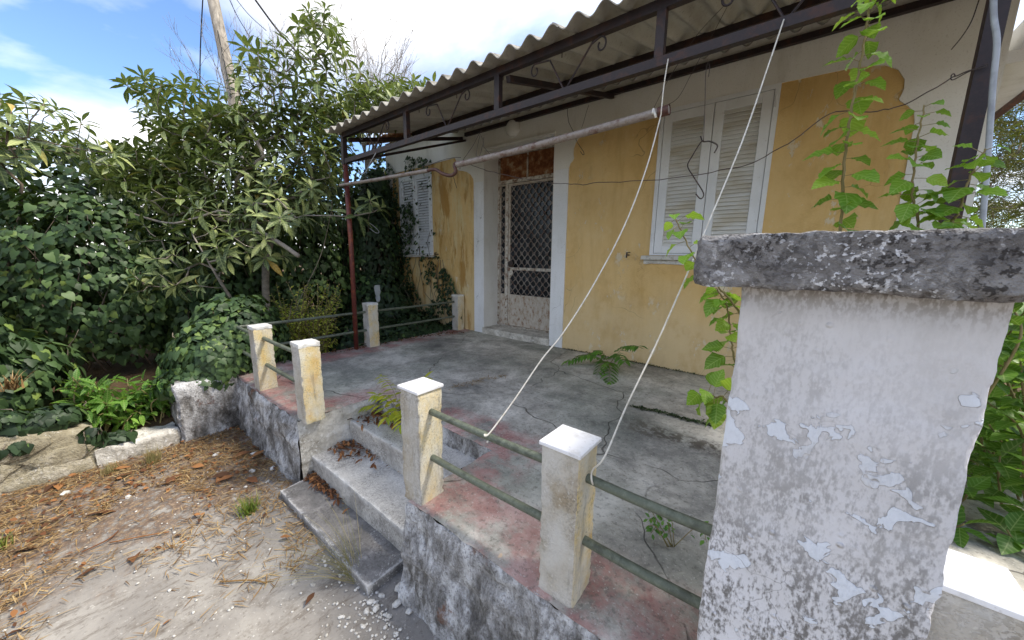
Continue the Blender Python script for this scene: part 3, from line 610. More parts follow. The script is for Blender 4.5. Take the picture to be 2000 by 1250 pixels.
# recess lining
m = MB(); m.box((-4.02, FY+.022, .05), (-3.935, 4.66, 2.9)); obj('door_jamb', m, 'white_wall', house)
m = MB(); m.box((-2.67, FY+.022, .05), (-2.585, 4.66, 2.9)); obj('door_jamb', m, 'white_wall', house)
m = MB(); m.box((-3.933, FY+.023, 2.815), (-2.672, 4.66, 2.9)); obj('door_soffit', m, 'white_wall', house)
obj('threshold', gridbox((-3.95, FY-.03, -.02), (-2.655, 4.62, .098), .04, .004, 5, .006, 8), 'pale_stone', house, True, 50)
# other walls and roof
m = MB(); m.box((.70, FY+.025, -.6), (.926, 8.9, 3.36)); obj('side_wall', m, 'white_wall', house)
m = MB(); m.box((-6.556, FY+.225, -.6), (-6.33, 8.9, 3.36)); obj('side_wall', m, 'white_wall', house)
m = MB(); m.box((-6.32, 8.7, -.6), (.69, 8.9, 3.36)); obj('back_wall', m, 'white_wall', house)
def tile_roof():
    V = []; F = []; nx = 170
    for i in range(nx+1):
        x = -6.9+(8.2)*i/nx; b = .035*abs(math.sin(i*math.pi/4))
        for y, z in ((3.95, 3.38), (6.5, 4.25), (9.2, 3.38)): V.append((x, y, z+b))
    for i in range(nx):
        for j in range(2): F.append((i*3+j, (i+1)*3+j, (i+1)*3+j+1, i*3+j+1))
    o = obj('roof', (V, F), 'rust', house, True); o.modifiers.new('thickness', 'SOLIDIFY').thickness = .05
tile_roof()
m = MB(); m.box((.93, 4.24, 2.60), (1.22, 8.8, 2.68)); m.box((1.0, 4.26, 2.68), (1.2, 8.7, 2.9)); obj('side_eave', m, 'white_wall', house)
obj('eave_fascia', MB().box((1.222, 4.22, 2.57), (1.27, 8.82, 2.70)), 'pipe_rust', house)

def shutter_window(w, n, old=False, name='window'):
    x0, x1, z0, z1 = w; t = empty(name, (0, 0, 0)); t.parent = house
    t.location = Vector(((x0+x1)/2, FY, z0))-Vector(house.location); fm = 'shutter_old' if old else 'shutter'; y = FY+(.0 if old else -.006); f = .04
    b = MB(); b.box((x0, y, z0), (x0+f, y+.09, z1)); b.box((x1-f, y, z0), (x1, y+.09, z1)); b.box((x0+f, y+.001, z1-f), (x1-f, y+.09, z1)); b.box((x0+f, y+.001, z0), (x1-f, y+.09, z0+.02)); obj('frame', b, fm, t)
    obj('backing', MB().box((x0+f, y+.075, z0+.01), (x1-f, y+.085, z1-.01)), 'glass', t)
    xm = (x0+x1)/2; st = .085 if not old else .06; share = None
    for k, (a, c) in enumerate(((x0+f+.004, xm-.003), (xm+.003, x1-f-.004))):
        zb, zt = z0+.024, z1-f-.004; bt, tp = .075, .085
        l = MB(); yy = y+.006
        l.box((a, yy, zb), (a+st, yy+.036, zt), .003); l.box((c-st, yy, zb), (c, yy+.036, zt), .003); l.box((a+st, yy+.0015, zb), (c-st, yy+.034, zb+bt), .003); l.box((a+st, yy+.0015, zt-tp), (c-st, yy+.034, zt), .003)
        obj('shutter_frame', l, fm, t)
        pitch = (zt-tp-zb-bt)/n; wd = c-a-2*st-.002
        if share is None:
            s = MB(); wl = world_loc(t); s.bar((wl.x-wd/2, wl.y, wl.z), (wl.x+wd/2, wl.y, wl.z), .007, pitch*1.18); share = obj('slat', s, 'shutter_old' if old else 'slat', t); first = share
        for i in range(n):
            o = first if (k == 0 and i == 0) else share.copy()
            if o is not first: COL.objects.link(o); o.parent = t
            o.location = Vector(((a+c)/2, yy+.018, zb+bt+pitch*(i+.5)))-Vector((xm, FY, z0)); o.rotation_euler = (math.radians((-38 if old else -30)+rnd.uniform(-2, 2)), 0, rnd.uniform(-.004, .004))
        if not old:
            for zz in (zb+.12, zt-.15):
                hx = x0+f*.6 if k == 0 else x1-f*.6; obj('hinge', MB().tube([(hx, y-.008, zz), (hx, y-.008, zz+.1)], .008, 6), fm, t)
    return t
shutter_window(win1, 27, True); w2 = shutter_window(win2, 33)
obj('window_sill', gridbox((-6.22, FY-.07, 1.215), (-5.13, FY+.02, 1.252), .03, .003, 6, .004, 3), 'sill', house)
obj('window_sill', gridbox((-1.425, FY-.075, 1.235), (-.25, FY+.02, 1.28), .03, .003, 6, .004, 4), 'sill', house)
obj('sill_mortar', gridbox((-1.41, FY-.012, 1.185), (-.26, FY+.02, 1.235), .02, .01, 9, .008, 5), 'white_top', house)
# shutter catches on the wall
for cx, cz in ((-1.59, 1.285), (-5.06, 1.27)):
    k = MB(); k.tube([(cx, FY+.02, cz), (cx, FY-.07, cz)], .008, 6); k.box((cx-.006, FY-.075, cz-.035), (cx+.008, FY-.06, cz+.03)); k.tube([(cx, FY-.065, cz+.02), (cx+.04, FY-.065, cz+.03)], .006, 6); obj('shutter_catch', k, 'wire', house)
# round painted-over ceiling-type lamp on the wall
def dome():
    V = []; F = []; n = 28; c = np.array([-3.365, FY, 3.02]); prof = [(.118, 0), (.118, .02), (.105, .045), (.08, .065), (.045, .078), (.0, .082)]
    for r, d in prof:
        for k in range(n): a = 2*math.pi*k/n; V.append((c[0]+r*math.cos(a), c[1]-d, c[2]+r*math.sin(a)))
    for i in range(len(prof)-1):
        for k in range(n): F.append((i*n+k, i*n+(k+1) % n, (i+1)*n+(k+1) % n, (i+1)*n+k))
    obj('wall_lamp', (V, F), 'white_wall', house, True)
dome()
# door
DY = 4.54
def build_door():
    t = empty('door', (0, 0, 0)); t.parent = house; t.location = Vector((-3.3, DY, .1))-Vector(house.location)
    x0, x1 = -3.932, -2.674; zt = 2.812
    b = MB(); b.box((x0, DY-.02, .1), (x0+.03, DY+.05, zt)); b.box((x1-.03, DY-.02, .1), (x1, DY+.05, zt)); b.box((x0+.03, DY-.02, zt-.03), (x1-.03, DY+.05, zt)); b.box((x0+.03, DY-.028, 2.375), (x1-.03, DY+.04, 2.425)); b.box((x0+.03, DY-.0195, .1), (x1-.03, DY+.05, .112)); obj('frame', b, 'doorframe', t)
    for a, c in ((x0+.035, -3.37), (-3.345, x1-.035)): obj('transom_panel', MB().box((a, DY-.006, 2.43), (c, DY+.01, zt-.034), .003), 'rust', t)
    obj('transom_bar', MB().box((-3.367, DY-.018, 2.427), (-3.348, DY+.02, zt-.032)), 'doorframe', t)
    def leafpart(a, c, nm, stile=.035):
        zb, zk, zt2 = .118, .61, 2.368
        l = MB(); l.box((a, DY-.012, zb), (a+stile, DY+.02, zt2), .003); l.box((c-stile, DY-.012, zb), (c, DY+.02, zt2), .003); l.box((a+stile, DY-.010, zt2-stile), (c-stile, DY+.02, zt2)); l.box((a+stile, DY-.010, zk-.02), (c-stile, DY+.02, zk+.025)); obj(nm+'_frame', l, 'door', t)
        obj(nm+'_panel', MB().box((a+stile, DY-.004, zb), (c-stile, DY+.012, zk-.02)), 'door', t)
        obj('glass', MB().box((a+stile, DY+.012, zk+.025), (c-stile, DY+.016, zt2-stile)), 'glass', t)
        # diagonal lattice with ring ornaments on the crossings
        g = MB(); lo = (a+stile, zk+.025); hi = (c-stile, zt2-stile); p = .118; w = hi[0]-lo[0]; h = hi[1]-lo[1]
        def clip(s, sgn):
            # line z = sgn*x*1.12 + s in local coordinates
            sl = 1.12*sgn; pts = []
            for x in (0, w):
                zz = sl*x+s
                if 0 <= zz <= h: pts.append((x, zz))
            for zz in (0, h):
                x = (zz-s)/sl
                if 0 < x < w: pts.append((x, zz))
            return pts[:2] if len(pts) >= 2 else None
        k = -20
        while k < 40:
            for sg in (1, -1):
                q = clip(k*p*1.12, sg)
                if q and (abs(q[0][0]-q[1][0])+abs(q[0][1]-q[1][1])) > .02: g.bar((lo[0]+q[0][0], DY-.006+.003*sg, lo[1]+q[0][1]), (lo[0]+q[1][0], DY-.006+.003*sg, lo[1]+q[1][1]), .009, .009)
            k += 1
        i = 0
        for a_ in range(0, int(h/(p*.56))+2):
            for b_ in range(0, int(w/(p*.5))+2):
                if (a_+b_) % 2: continue
                x = b_*p*.5; zz = a_*p*.56
                if .012 < x < w-.012 and .012 < zz < h-.012:
                    rr = .0235 if (a_//1) % 2 == 0 else .015
                    g.tube([(lo[0]+x+rr*math.cos(u), DY-.012, lo[1]+zz+rr*math.sin(u)) for u in np.linspace(0, 2*math.pi, 9)], .0042, 4, False)
        obj('grille', g, 'grille', t)
        return l
    leafpart(x0+.034, -3.765, 'sidelight', .022); obj('mullion', MB().box((-3.763, DY-.022, .113), (-3.715, DY+.03, 2.374), .004), 'doorframe', t); leafpart(-3.711, x1-.034, 'door_leaf')
    obj('door_rail', MB().box((-3.67, DY-.016, 1.03), (-2.75, DY-.011, 1.075)), 'doorframe', t)
    obj('lock_plate', MB().add([(-3.70, DY-.018, .86), (-3.60, DY-.018, .98), (-3.64, DY-.018, 1.10), (-3.70, DY-.018, 1.12), (-3.70, DY-.013, .86), (-3.60, DY-.013, .98), (-3.64, DY-.013, 1.10), (-3.70, DY-.013, 1.12)], [(0, 1, 2, 3), (7, 6, 5, 4), (0, 4, 5, 1), (1, 5, 6, 2), (2, 6, 7, 3), (3, 7, 4, 0)]), 'doorframe', t)
    obj('knob', MB().tube([(-3.62, DY-.018, 1.13), (-3.62, DY-.045, 1.13), (-3.62, DY-.05, 1.13), (-3.62, DY-.07, 1.13), (-3.62, DY-.078, 1.13)], [.02, .02, .05, .05, .02], 14), 'wire', t, True, 40)
build_door()

# ------------------------------------------------------------------ canopy of corrugated sheets on a steel truss
TY = 2.3
canopy = empty('canopy', (-2, TY, 0), 'rusty steel porch canopy with scrolled truss and grey corrugated roof sheets', 'canopy')
SZ = lambda y: 2.688+.258*(y-TY)
def build_canopy():
    # sheets
    y0, y1 = TY-.165, FY-.005; x = -4.60; k = 0; p = .177; A = .029
    while x < 1.7:
        w = p*6.25; n = int(w/p*14); V = []; F = []; ys = np.linspace(y0+rnd.uniform(-.012, .012), y1, 14)
        lift = .007*(k % 2); th = .0065; skew = rnd.uniform(-.008, .008)
        for s in (0, 1):
            for i in range(n+1):
                xx = x+w*i/n; ph = 2*math.pi*(xx+4.60)/p
                for j, yy in enumerate(ys):
                    sag = .004*fbm((xx*2, yy*1.5, 3), 1, 2); chip = .01*max(0, fbm((xx, 8.1, s*0), 11, 3)) if j == 0 else 0
                    V.append((xx, yy+chip+skew*(i/n), SZ(yy)+A+A*math.cos(ph)+lift+th*s+sag))
        m = len(ys); K = (n+1)*m
        for i in range(n):
            for j in range(m-1):
                a = i*m+j; F.append((a, a+1, a+m+1, a+m)); F.append((K+a, K+a+m, K+a+m+1, K+a+1))
        for i in range(n):
            a = i*m; F.append((a, a+m, K+a+m, K+a)); a = i*m+m-1; F.append((a, K+a, K+a+m, a+m))
        for j in range(m-1):
            F.append((j, K+j, K+j+1, j+1)); a = n*m+j; F.append((a, a+1, K+a+1, K+a))
        obj('corrugated_sheet', (V, F), 'corr', canopy, True, 50); x += p*6; k += 1
    XL, XR = -4.455, 1.75
    bx = lambda a, b, h=.05, w=.04, mat='steel', nm='beam': obj(nm, MB().bar(a, b, w, h), mat, canopy)
    bx((XL-.02, TY, 2.655), (XR, TY, 2.655), .055, .045, nm='top_chord'); bx((XL, TY, 2.36), (XR, TY, 2.36), .05, .045, nm='bottom_chord')
    xs = [-3.205, -2.005, -.775, .46]
    for x in xs[:3]: bx((x, TY, 2.386), (x, TY, 2.627), .045, .05, nm='strut')
    bx((XL, 3.3, SZ(3.3)-.028), (XR, 3.3, SZ(3.3)-.028), .05, .04, nm='purlin'); bx((-4.30, FY-.03, 3.10), (XR, FY-.03, 3.10), .05, .045, nm='wall_plate')
    for x in (-4.40, -1.93): bx((x, TY+.03, 2.60), (x+.04, FY-.04, 3.055), .045, .04, nm='rafter')
    bx((-4.42, TY+.03, 2.36), (-4.30, FY-.03, 3.02), .03, .03, nm='brace')
    # J-bolts
    for x in np.arange(-4.1, 1.2, .53):
        for y in (TY, 3.3, FY-.03):
            if rnd.random() < .65: obj('hook_bolt', MB().tube([(x, y+.028, SZ(y)-.085), (x, y+.028, SZ(y)-.02)], .004, 5), 'wire', canopy)
    # columns
    obj('column', MB().bar((-4.47, TY, 2.665), (-4.475, TY-.005, 2.32), .052, .052), 'steel', canopy)
    tag(obj('column', MB().tube([(-4.473, TY, 2.33), (-4.46, TY, 1.4), (-4.50, TY, .0)], [.03, .029, .029], 12), 'steel_red', canopy, True), 'thin rust red pipe column at the terrace rail')
    tag(obj('column', MB().bar((.458, TY, 2.68), (.462, TY, 0.0), .052, .05), 'steel', canopy), 'dark maroon box column behind the white pillar')
    # scroll work: a V with two curls per bay
    for c in (-3.80, -2.61, -1.40, -.19):
        v = MB(); r = .006
        for s in (-1, 1):
            top = (c+s*.20, TY, 2.615) if s > 0 else (c-.13, TY, 2.60)
            v.tube([(c+.01*s, TY, 2.385), top], r, 6)
        obj('scroll_brace', v, 'steel', canopy)
        for s in (-1, 1):
            cx = c+s*.255; R = .047; zc = 2.575 if s > 0 else 2.565; pts = []
            for u in np.linspace(0, 1, 18):
                a = math.radians(90-s*(-50)+s*(-0)+(-s)*0) ; ang = math.radians((100 if s > 0 else 80)-s*(u*330)); rr = R*(1-.55*u); pts.append((cx+rr*math.cos(ang)*.8, TY, zc+rr*math.sin(ang)))
            v = MB(); v.tube([(c+s*.19 if s > 0 else c-.14, TY, 2.60)]+pts, .006, 6); obj('scroll', v, 'steel', canopy)
build_canopy()

# horizontal pipe slung from the truss, with an old bent length
def pipe():
    t = empty('hanging_pipe', tuple(PY(980, 300, TY)), 'rusty horizontal water pipe with a kinked elbow hung below the canopy truss', 'pipe')
    q = lambda x, y, Y=TY-.05: PY(x, y, Y)
    obj('pipe_length', MB().tube([q(893, 322), q(1000, 297), q(1150, 257), q(1306, 214)], .024, 14), 'pipe', t, True, 40)
    obj('pipe_end', MB().tube([q(1286, 220), q(1307.5, 214)], .0285, 14, False).tube([q(1286, 220), q(1286.5, 219.8)], [.028, .024], 14), 'pipe_rust', t, True, 40)
    obj('elbow', MB().tube(smooth_path([q(898, 318), q(888, 321), q(890, 336), q(880, 343), q(864, 339), q(850, 331), q(832, 334)], 5), .0155, 10), 'pipe_rust', t, True)
    obj('pipe_length', MB().tube([q(836, 333), q(740, 350), q(664, 362)], [.019, .019, .017], 12), 'pipe', t, True, 40)
pipe()

# ------------------------------------------------------------------ balustrade posts and rails
def post(x, y, h, sz, seed, cap, label, crop=False):
    t = empty('balustrade_post', (x, y, 0), label, 'post', 'low square posts of the terrace balustrade')
    s = sz/2
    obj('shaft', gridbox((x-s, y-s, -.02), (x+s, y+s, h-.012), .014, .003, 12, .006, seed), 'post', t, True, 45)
    if cap == 'tile': obj('cap', MB().box((x-s-.008, y-s-.008, h-.012), (x+s+.008, y+s+.008, h+.003), .002), 'tile', t)
    else: obj('cap', gridbox((x-s-.004, y-s-.004, h-.03), (x+s+.004, y+s+.004, h+.004), .015, .003, 14, .006, seed+5), 'white_top', t, True, 45)
    return t
PS = .148
post(-.565, 1.055, .605, PS, 11, 'tile', 'lichened post with white tile cap nearest the big white pillar')
post(-1.42, 1.045, .605, PS, 12, 'tile', 'lichened post with white tile cap at the right side of the steps')
post(-2.82, 1.05, .60, PS, 13, 'mortar', 'cream post with chalky top at the left side of the steps')
post(-3.80, 1.045, .595, PS, 14, 'mortar', 'yellowed post at the terrace corner beside the ivy mound')
post(-4.50, 2.53, .60, PS, 15, 'mortar', 'pale weathered post on the far left rail beside the rusty column')
post(-4.46, 4.105, .60, .15, 16, 'mortar', 'ochre post standing against the house wall left of the door')
post(.354, 1.112, .60, .136, 17, 'tile', 'stained post with white tile cap right of the big pillar')
def rail(a, b, label):
    d = (np.array(b)-np.array(a)); pts = [np.array(a)+d*u+np.array([0, 0, -.004*math.sin(math.pi*u)]) for u in np.linspace(0, 1, 6)]
    tag(obj('rail', MB().tube(pts, .0165, 12), 'rail', None, True, 40), label, 'rail', 'metal pipe rails of the terrace balustrade')
for z, w in ((.485, 'upper'), (.235, 'lower')):
    rail((-1.35, 1.05, z-.004), (-.635, 1.055, z), f'{w} greenish rail between the two tile-capped posts')
    rail((-.495, 1.055, z), (-.09, 1.055, z+.003), f'{w} greenish rail running into the big white pillar')
    rail((-3.73, 1.047, z), (-2.89, 1.05, z), f'{w} short rail between the two posts left of the steps')
    rail((-4.5, 1.06, z), (-4.5, 2.46, z), f'{w} left side rail passing behind the rusty column')
    rail((-4.5, 2.60, z), (-4.48, 4.035, z-.002), f'{w} rail between far left post and house wall')
    rail((-4.55, 1.045, z), (-3.87, 1.045, z), f'{w} rail stub running into the ivy at the terrace corner')

# big gate pillar
pillar = empty('gate_pillar', (.1, 1.15, GZ), 'large peeling white plaster pillar with dark lichened concrete capstone', 'pillar')
def pb(p, ex):
    q = (p[0], p[1], p[2]); d = .006*fbm(q, 2.2, 4)+.0022*fbm(q, 22, 3); sp = max(0, fbm(q, 38, 2)-.35)*.006
    n = np.array([ex[0], ex[1], 0.0]); return p+n*(d+sp)
obj('shaft', gridbox((-.098, .97, -.62), (.285, 1.33, 1.195), .0115, .0015, 9, .005, 21, pb), 'pillar', pillar, True, 60)
obj('capstone', gridbox((-.185, .885, 1.192), (.37, 1.42, 1.302), .0105, .004, 9, .006, 22, lambda p, ex: p+np.array([ex[0], ex[1], ex[2]])*(.004*fbm(p, 30, 3))), 'cap', pillar, True, 60)

# ------------------------------------------------------------------ cords, cables, wires
def strand(name, pts, r, mat, label, cat, group=None, n=6, sides=6, wob=0):
    P = smooth_path(pts, n)
    if wob: P = [p+np.array([fbm((i*.7, 3, 1), .5, 2), fbm((i*.7, 9, 2), .5, 2), fbm((i*.7, 5, 7), .5, 2)])*wob for i, p in enumerate(P)]
    return tag(obj(name, MB().tube(P, r, sides), mat, None, True), label, cat, group)
def lerpY(pts, y0, y1):
    P = np.array(pts, float); d = np.r_[0, np.cumsum(np.linalg.norm(np.diff(P, axis=0), axis=1))]; d /= d[-1]
    return [PY(x, y, y0+(y1-y0)*t) for (x, y), t in zip(pts, d)]
TYc = TY-.03
# cord 1 : truss -> pipe end -> knot -> upper rail
c1 = [PY(1305, 115, TYc-.01), PY(1297, 165, TYc-.03), PY(1292, 212, TYc-.08)]+lerpY([(1288, 236), (1262, 330), (1220, 440), (1160, 555), (1100, 650), (1058, 702), (1005, 780), (956, 846)], TYc-.08, 1.045)
c1 += [np.array([c1[-1][0]-.015, 1.03, .497]), np.array([c1[-1][0]-.012, 1.075, .475]), np.array([c1[-1][0]+.0, 1.03, .466])]
strand('cord', c1, .0036, 'cord', 'white clothes-line cord from pipe end down to the rail between tile-capped posts', 'cord')
c2 = lerpY([(1531, 38), (1500, 130), (1450, 275), (1385, 432), (1340, 540), (1285, 665), (1225, 790), (1182, 890)], TYc, 1.05)+[np.array([-.47, 1.045, .53]), np.array([-.465, 1.033, .495]), np.array([-.463, 1.06, .466]), np.array([-.46, 1.075, .49])]
strand('cord', c2, .0036, 'cord', 'white cord crossing the big shuttered window down to the nearest post', 'cord')
strand('cord', [PY(1275, 222, TY-.085), PY(1276, 213, TY-.06), PY(1279, 222, TY-.085), PY(1281, 230, TY-.08)], .007, 'cord', 'short white cord loop tied round the end of the hanging pipe', 'cord')
strand('cable', [PY(1941, -40, TY-.12), PY(1941, 30, TY-.12), PY(1947, 85, TY-.12), PY(1939, 170, TY-.11), PY(1930, 300, TY-.1), PY(1918, 445, TY-.1), PY(1912, 520, TY-.1)], .0085, 'cable', 'grey electric cable hanging beside the dark box column', 'cable', n=8)
# thin rusty wires
wy = TY-.04
strand('wire', [PY(*p, wy) for p in ((918, 322), (950, 333), (1000, 345), (1075, 357), (1130, 360), (1180, 357), (1290, 351), (1390, 336), (1470, 316), (1540, 280), (1620, 224), (1700, 218), (1770, 203), (1858, 152), (1926, 128))], .0022, 'wire', 'long thin rusty wire strung across the facade from pipe to box column', 'wire', wob=.008)
strand('wire', [PY(*p, wy) for p in ((1866, 150), (1863, 144), (1858, 148), (1861, 156), (1890, 141), (1930, 124))], .002, 'wire', 'small wire eye at the right end of the long wire', 'wire')
strand('wire', [PY(*p, TY+.05) for p in ((1384, 150), (1386, 130), (1382, 122))]+[PY(*p, TY+.05) for p in ((1378, 150), (1377, 200), (1374, 278))], .0022, 'wire', 'thin wire dropping from the canopy to the bent hook', 'wire')
strand('hook', [PY(*p, TY+.05) for p in ((1368, 266), (1373, 276), (1385, 276), (1398, 281), (1401, 287), (1395, 299))], .0038, 'wire', 'upper short arm of the bent wire hook before the shutters', 'hook', n=5)
strand('hook', [PY(*p, TY+.045) for p in ((1375, 275), (1368, 279), (1352, 305), (1343, 324), (1355, 346), (1372, 373), (1374, 383), (1368, 388), (1359, 379))], .0034, 'wire', 'long bent black wire hook hanging before the shutters', 'hook', n=5)
strand('wire', [PY(*p, TY+.3) for p in ((1415, 10), (1360, 70), (1318, 135), (1300, 165), (1275, 215))], .0016, 'wire', 'slanting thin wire from the truss curl to the pipe end', 'wire')
strand('wire', [PY(*p, TY+.4) for p in ((1420, 14), (1385, 80), (1350, 145), (1325, 190), (1298, 208))], .0016, 'wire', 'second slanting wire from the truss curl to the pipe end', 'wire')
strand('wire', [PY(*p, 3.2) for p in ((1108, 212), (1110, 236), (1120, 258), (1129, 280), (1140, 298), (1139, 303), (1134, 296))], .003, 'wire', 'short hooked wire hanging over the door-side white panel', 'wire', wob=.004)
strand('wire', [PY(*p, 3.4) for p in ((1150, 205), (1145, 220), (1140, 238), (1136, 250))], .002, 'wire', 'short dangling wire under the canopy left of the big window', 'wire')
strand('wire', [PY(*p, 3.6) for p in ((1912, 0), (1898, 40), (1880, 70), (1858, 97))], .003, 'wire', 'stiff wire sticking out over the white corner wall', 'wire')
for k, (pts, lb) in enumerate(((((940, 255), (920, 290), (905, 312), (898, 330)), 'wire tied from canopy to the pipe elbow, left one'), (((938, 262), (930, 300), (936, 305), (944, 280), (940, 266)), 'loop of wire under the canopy plate above the pipe'), (((945, 268), (944, 285), (958, 303)), 'short wire tail beside the loop under the canopy'),
        (((900, 308), (880, 309), (850, 318), (800, 340)), 'wire trailing left from the pipe elbow over the left window'), (((885, 342), (888, 355), (892, 368)), 'tiny wire end dangling from the pipe elbow'))):
    strand('wire', [PY(*p, TY+.02) for p in pts], .0022, 'wire', lb, 'wire', wob=.004)
strand('wire', [PY(*p, TY-.04) for p in ((734, 299), (722, 320), (714, 336), (706, 339), (700, 332))], .005, 'cable', 'bent pale rod dangling under the left end of the truss', 'rod')
strand('wire', [PY(*p, TY-.04) for p in ((676, 318), (671, 335), (671, 362), (678, 385))], .005, 'wire', 'bent wire tied round the head of the rust red column', 'wire')
strand('wire', [PX(*p, -4.9) for p in ((712, 430), (728, 440), (740, 452), (735, 455), (722, 446))], .004, 'cable', 'pale looped wire in the ivy behind the rust red column', 'wire')

# utility pole and its lines far behind the loquat
pole = empty('utility_pole', tuple(PT(470, 430, 11)), 'grey weathered wooden utility pole rising behind the loquat tree', 'utility pole')
pb_, pt_ = PT(478, 300, 11), PT(408, -40, 11); pb_ = pb_+(pb_-pt_)*1.4
obj('pole_shaft', MB().tube([pb_, (pb_+pt_)/2+np.array([.05, 0, 0]), pt_], [.20, .175, .15], 14), 'polewood', pole, True)
obj('conduit', MB().tube([PT(425, 60, 10.8), PT(436, 110, 10.8), PT(452, 190, 10.8)], .02, 6), 'black', pole)
for a, b, r, lb in (((397, -20), (390, 200), .018, 'thin vertical stay cable left of the utility pole'), ((488, -15), (600, 125), .03, 'thick black cable running down from the utility pole'), ((440, -20), (490, 75), .012, 'thin cable right of the utility pole'), ((455, -10), (520, 60), .010, 'thinnest cable fanning out from the utility pole')):
    strand('power_cable', [PT(*a, 11), PT((a[0]+b[0])/2-2, (a[1]+b[1])/2+3, 11.5), PT(*b, 12)], r, 'black', lb, 'cable')

# ------------------------------------------------------------------ vegetation generators
def in_poly(x, y, poly):
    c = False; n = len(poly)
    for i in range(n):
        x1, y1 = poly[i]; x2, y2 = poly[(i+1) % n]
        if (y1 > y) != (y2 > y) and x < (x2-x1)*(y-y1)/(y2-y1)+x1: c = not c
    return c
def branch_tree(t, roots, targets, rtip, mat, trunk_pts, name='branch', exp=2.3, sides=6, sag=.0, rng=None):
    """limbs grown from a trunk to every target; pipe-model radii"""
    rng = rng or random.Random(1); pos = []; par = []
    def add(p, q): pos.append(np.array(p, float)); par.append(q); return len(pos)-1
    heads = []
    for tp in trunk_pts:
        prev = -1
        for p in smooth_path(tp, 5): prev = add(p, prev)
        heads.append(prev)
    c0 = np.mean([tp[-1] for tp in trunk_pts], axis=0); order = sorted(range(len(targets)), key=lambda i: np.linalg.norm(targets[i]-c0)); tips = {}
    for i in order:
        T = targets[i]; A = np.array(pos); d = np.linalg.norm(A-T, axis=1)+.35*np.maximum(0, A[:, 2]-T[2]+.05)*2; j = int(np.argmin(d)); a = pos[j]; L = np.linalg.norm(T-a)
        k = max(2, int(L/.16)); prev = j; off = np.array([rng.uniform(-1, 1), rng.uniform(-1, 1), rng.uniform(-.6, .4)])*L*.13
        for s in range(1, k+1):
            u = s/k; p = a+(T-a)*u+off*math.sin(math.pi*u)+np.array([0, 0, -sag*L*math.sin(math.pi*u)]); prev = add(p+np.array([rng.uniform(-1, 1), rng.uniform(-1, 1), rng.uniform(-1, 1)])*.012*(u < 1), prev)
        tips[i] = prev
    n = len(pos); area = np.zeros(n); kids = [0]*n
    for q in par:
        if q >= 0: kids[q] += 1
    for i in range(n-1, -1, -1):
        if kids[i] == 0: area[i] += rtip**exp
        if par[i] >= 0: area[par[i]] += area[i]
    R = np.maximum(area, 1e-9)**(1/exp); mb = MB(); limb = MB()
    done = [False]*n; ch = [[] for _ in range(n)]
    for i, q in enumerate(par):
        if q >= 0: ch[q].append(i)
    stack = [i for i in range(n) if par[i] < 0]
    while stack:
        i = stack.pop(); path = [i] if par[i] < 0 else [par[i], i]; j = i
        while ch[j]:
            k = max(ch[j], key=lambda c: R[c]); stack += [c for c in ch[j] if c != k]; path.append(k); j = k
        rr = [R[p] for p in path]
        if par[i] >= 0: rr[0] = min(rr[0], rr[1]*1.15)
        (limb if max(rr) > .022 else mb).tube([pos[p] for p in path], rr, sides if max(rr) > .012 else 4, True)
    if limb.v: obj('limbs', limb, mat, t, True)
    if mb.v: tag(obj('twigs', mb, mat, t, True), kind='stuff')
    dirs = []
    for i in range(len(targets)):
        j = tips[i]; d = pos[j]-pos[par[j]]; dirs.append(d/(np.linalg.norm(d)+1e-9))
    return np.array(dirs)
def sample_px(poly, n, tfun, mind, rng):
    xs = [p[0] for p in poly]; ys = [p[1] for p in poly]; out = []; px = []; tries = 0
    while len(out) < n and tries < n*60:
        tries += 1; x, y = rng.uniform(min(xs), max(xs)), rng.uniform(min(ys), max(ys))
        if not in_poly(x, y, poly): continue
        if any((x-a)**2+(y-b)**2 < mind*mind for a, b in px[-400:]): continue
        px.append((x, y)); out.append(PT(x, y, tfun(x, y)))
    return out
def whorls(targets, dirs, center, rng, nleaf=(9, 14), size=(.15, .26), up=.6, spread=(25, 95)):
    pos, ax, nr, sz = [], [], [], []
    for T, d in zip(targets, dirs):
        o = unit(T-center); a = unit(d*.7+o*.5+np.array([rng.uniform(-.3, .3), rng.uniform(-.3, .3), up])); x = unit(np.cross(a, [0.3, .2, 1.0])); y = np.cross(a, x)
        n = rng.randint(*nleaf); ph = rng.uniform(0, 6.28); S = rng.uniform(*size)
        for k in range(n):
            th = ph+k*2.39996; el = math.radians(spread[0]+(spread[1]-spread[0])*(1-k/n)+rng.uniform(-12, 12)); rad = x*math.cos(th)+y*math.sin(th)
            dd = a*math.cos(el)+rad*math.sin(el); dd = unit(dd+np.array([0, 0, -.12])); nn = unit(a*math.sin(el)-rad*math.cos(el)+np.array([0, 0, .25]))
            pos.append(T-a*(.05*(1-k/n))+dd*.012); ax.append(dd); nr.append(nn); sz.append(S*(.72+.5*(1-k/n))*rng.uniform(.8, 1.12))
    return mats_from(pos, ax, nr, sz)

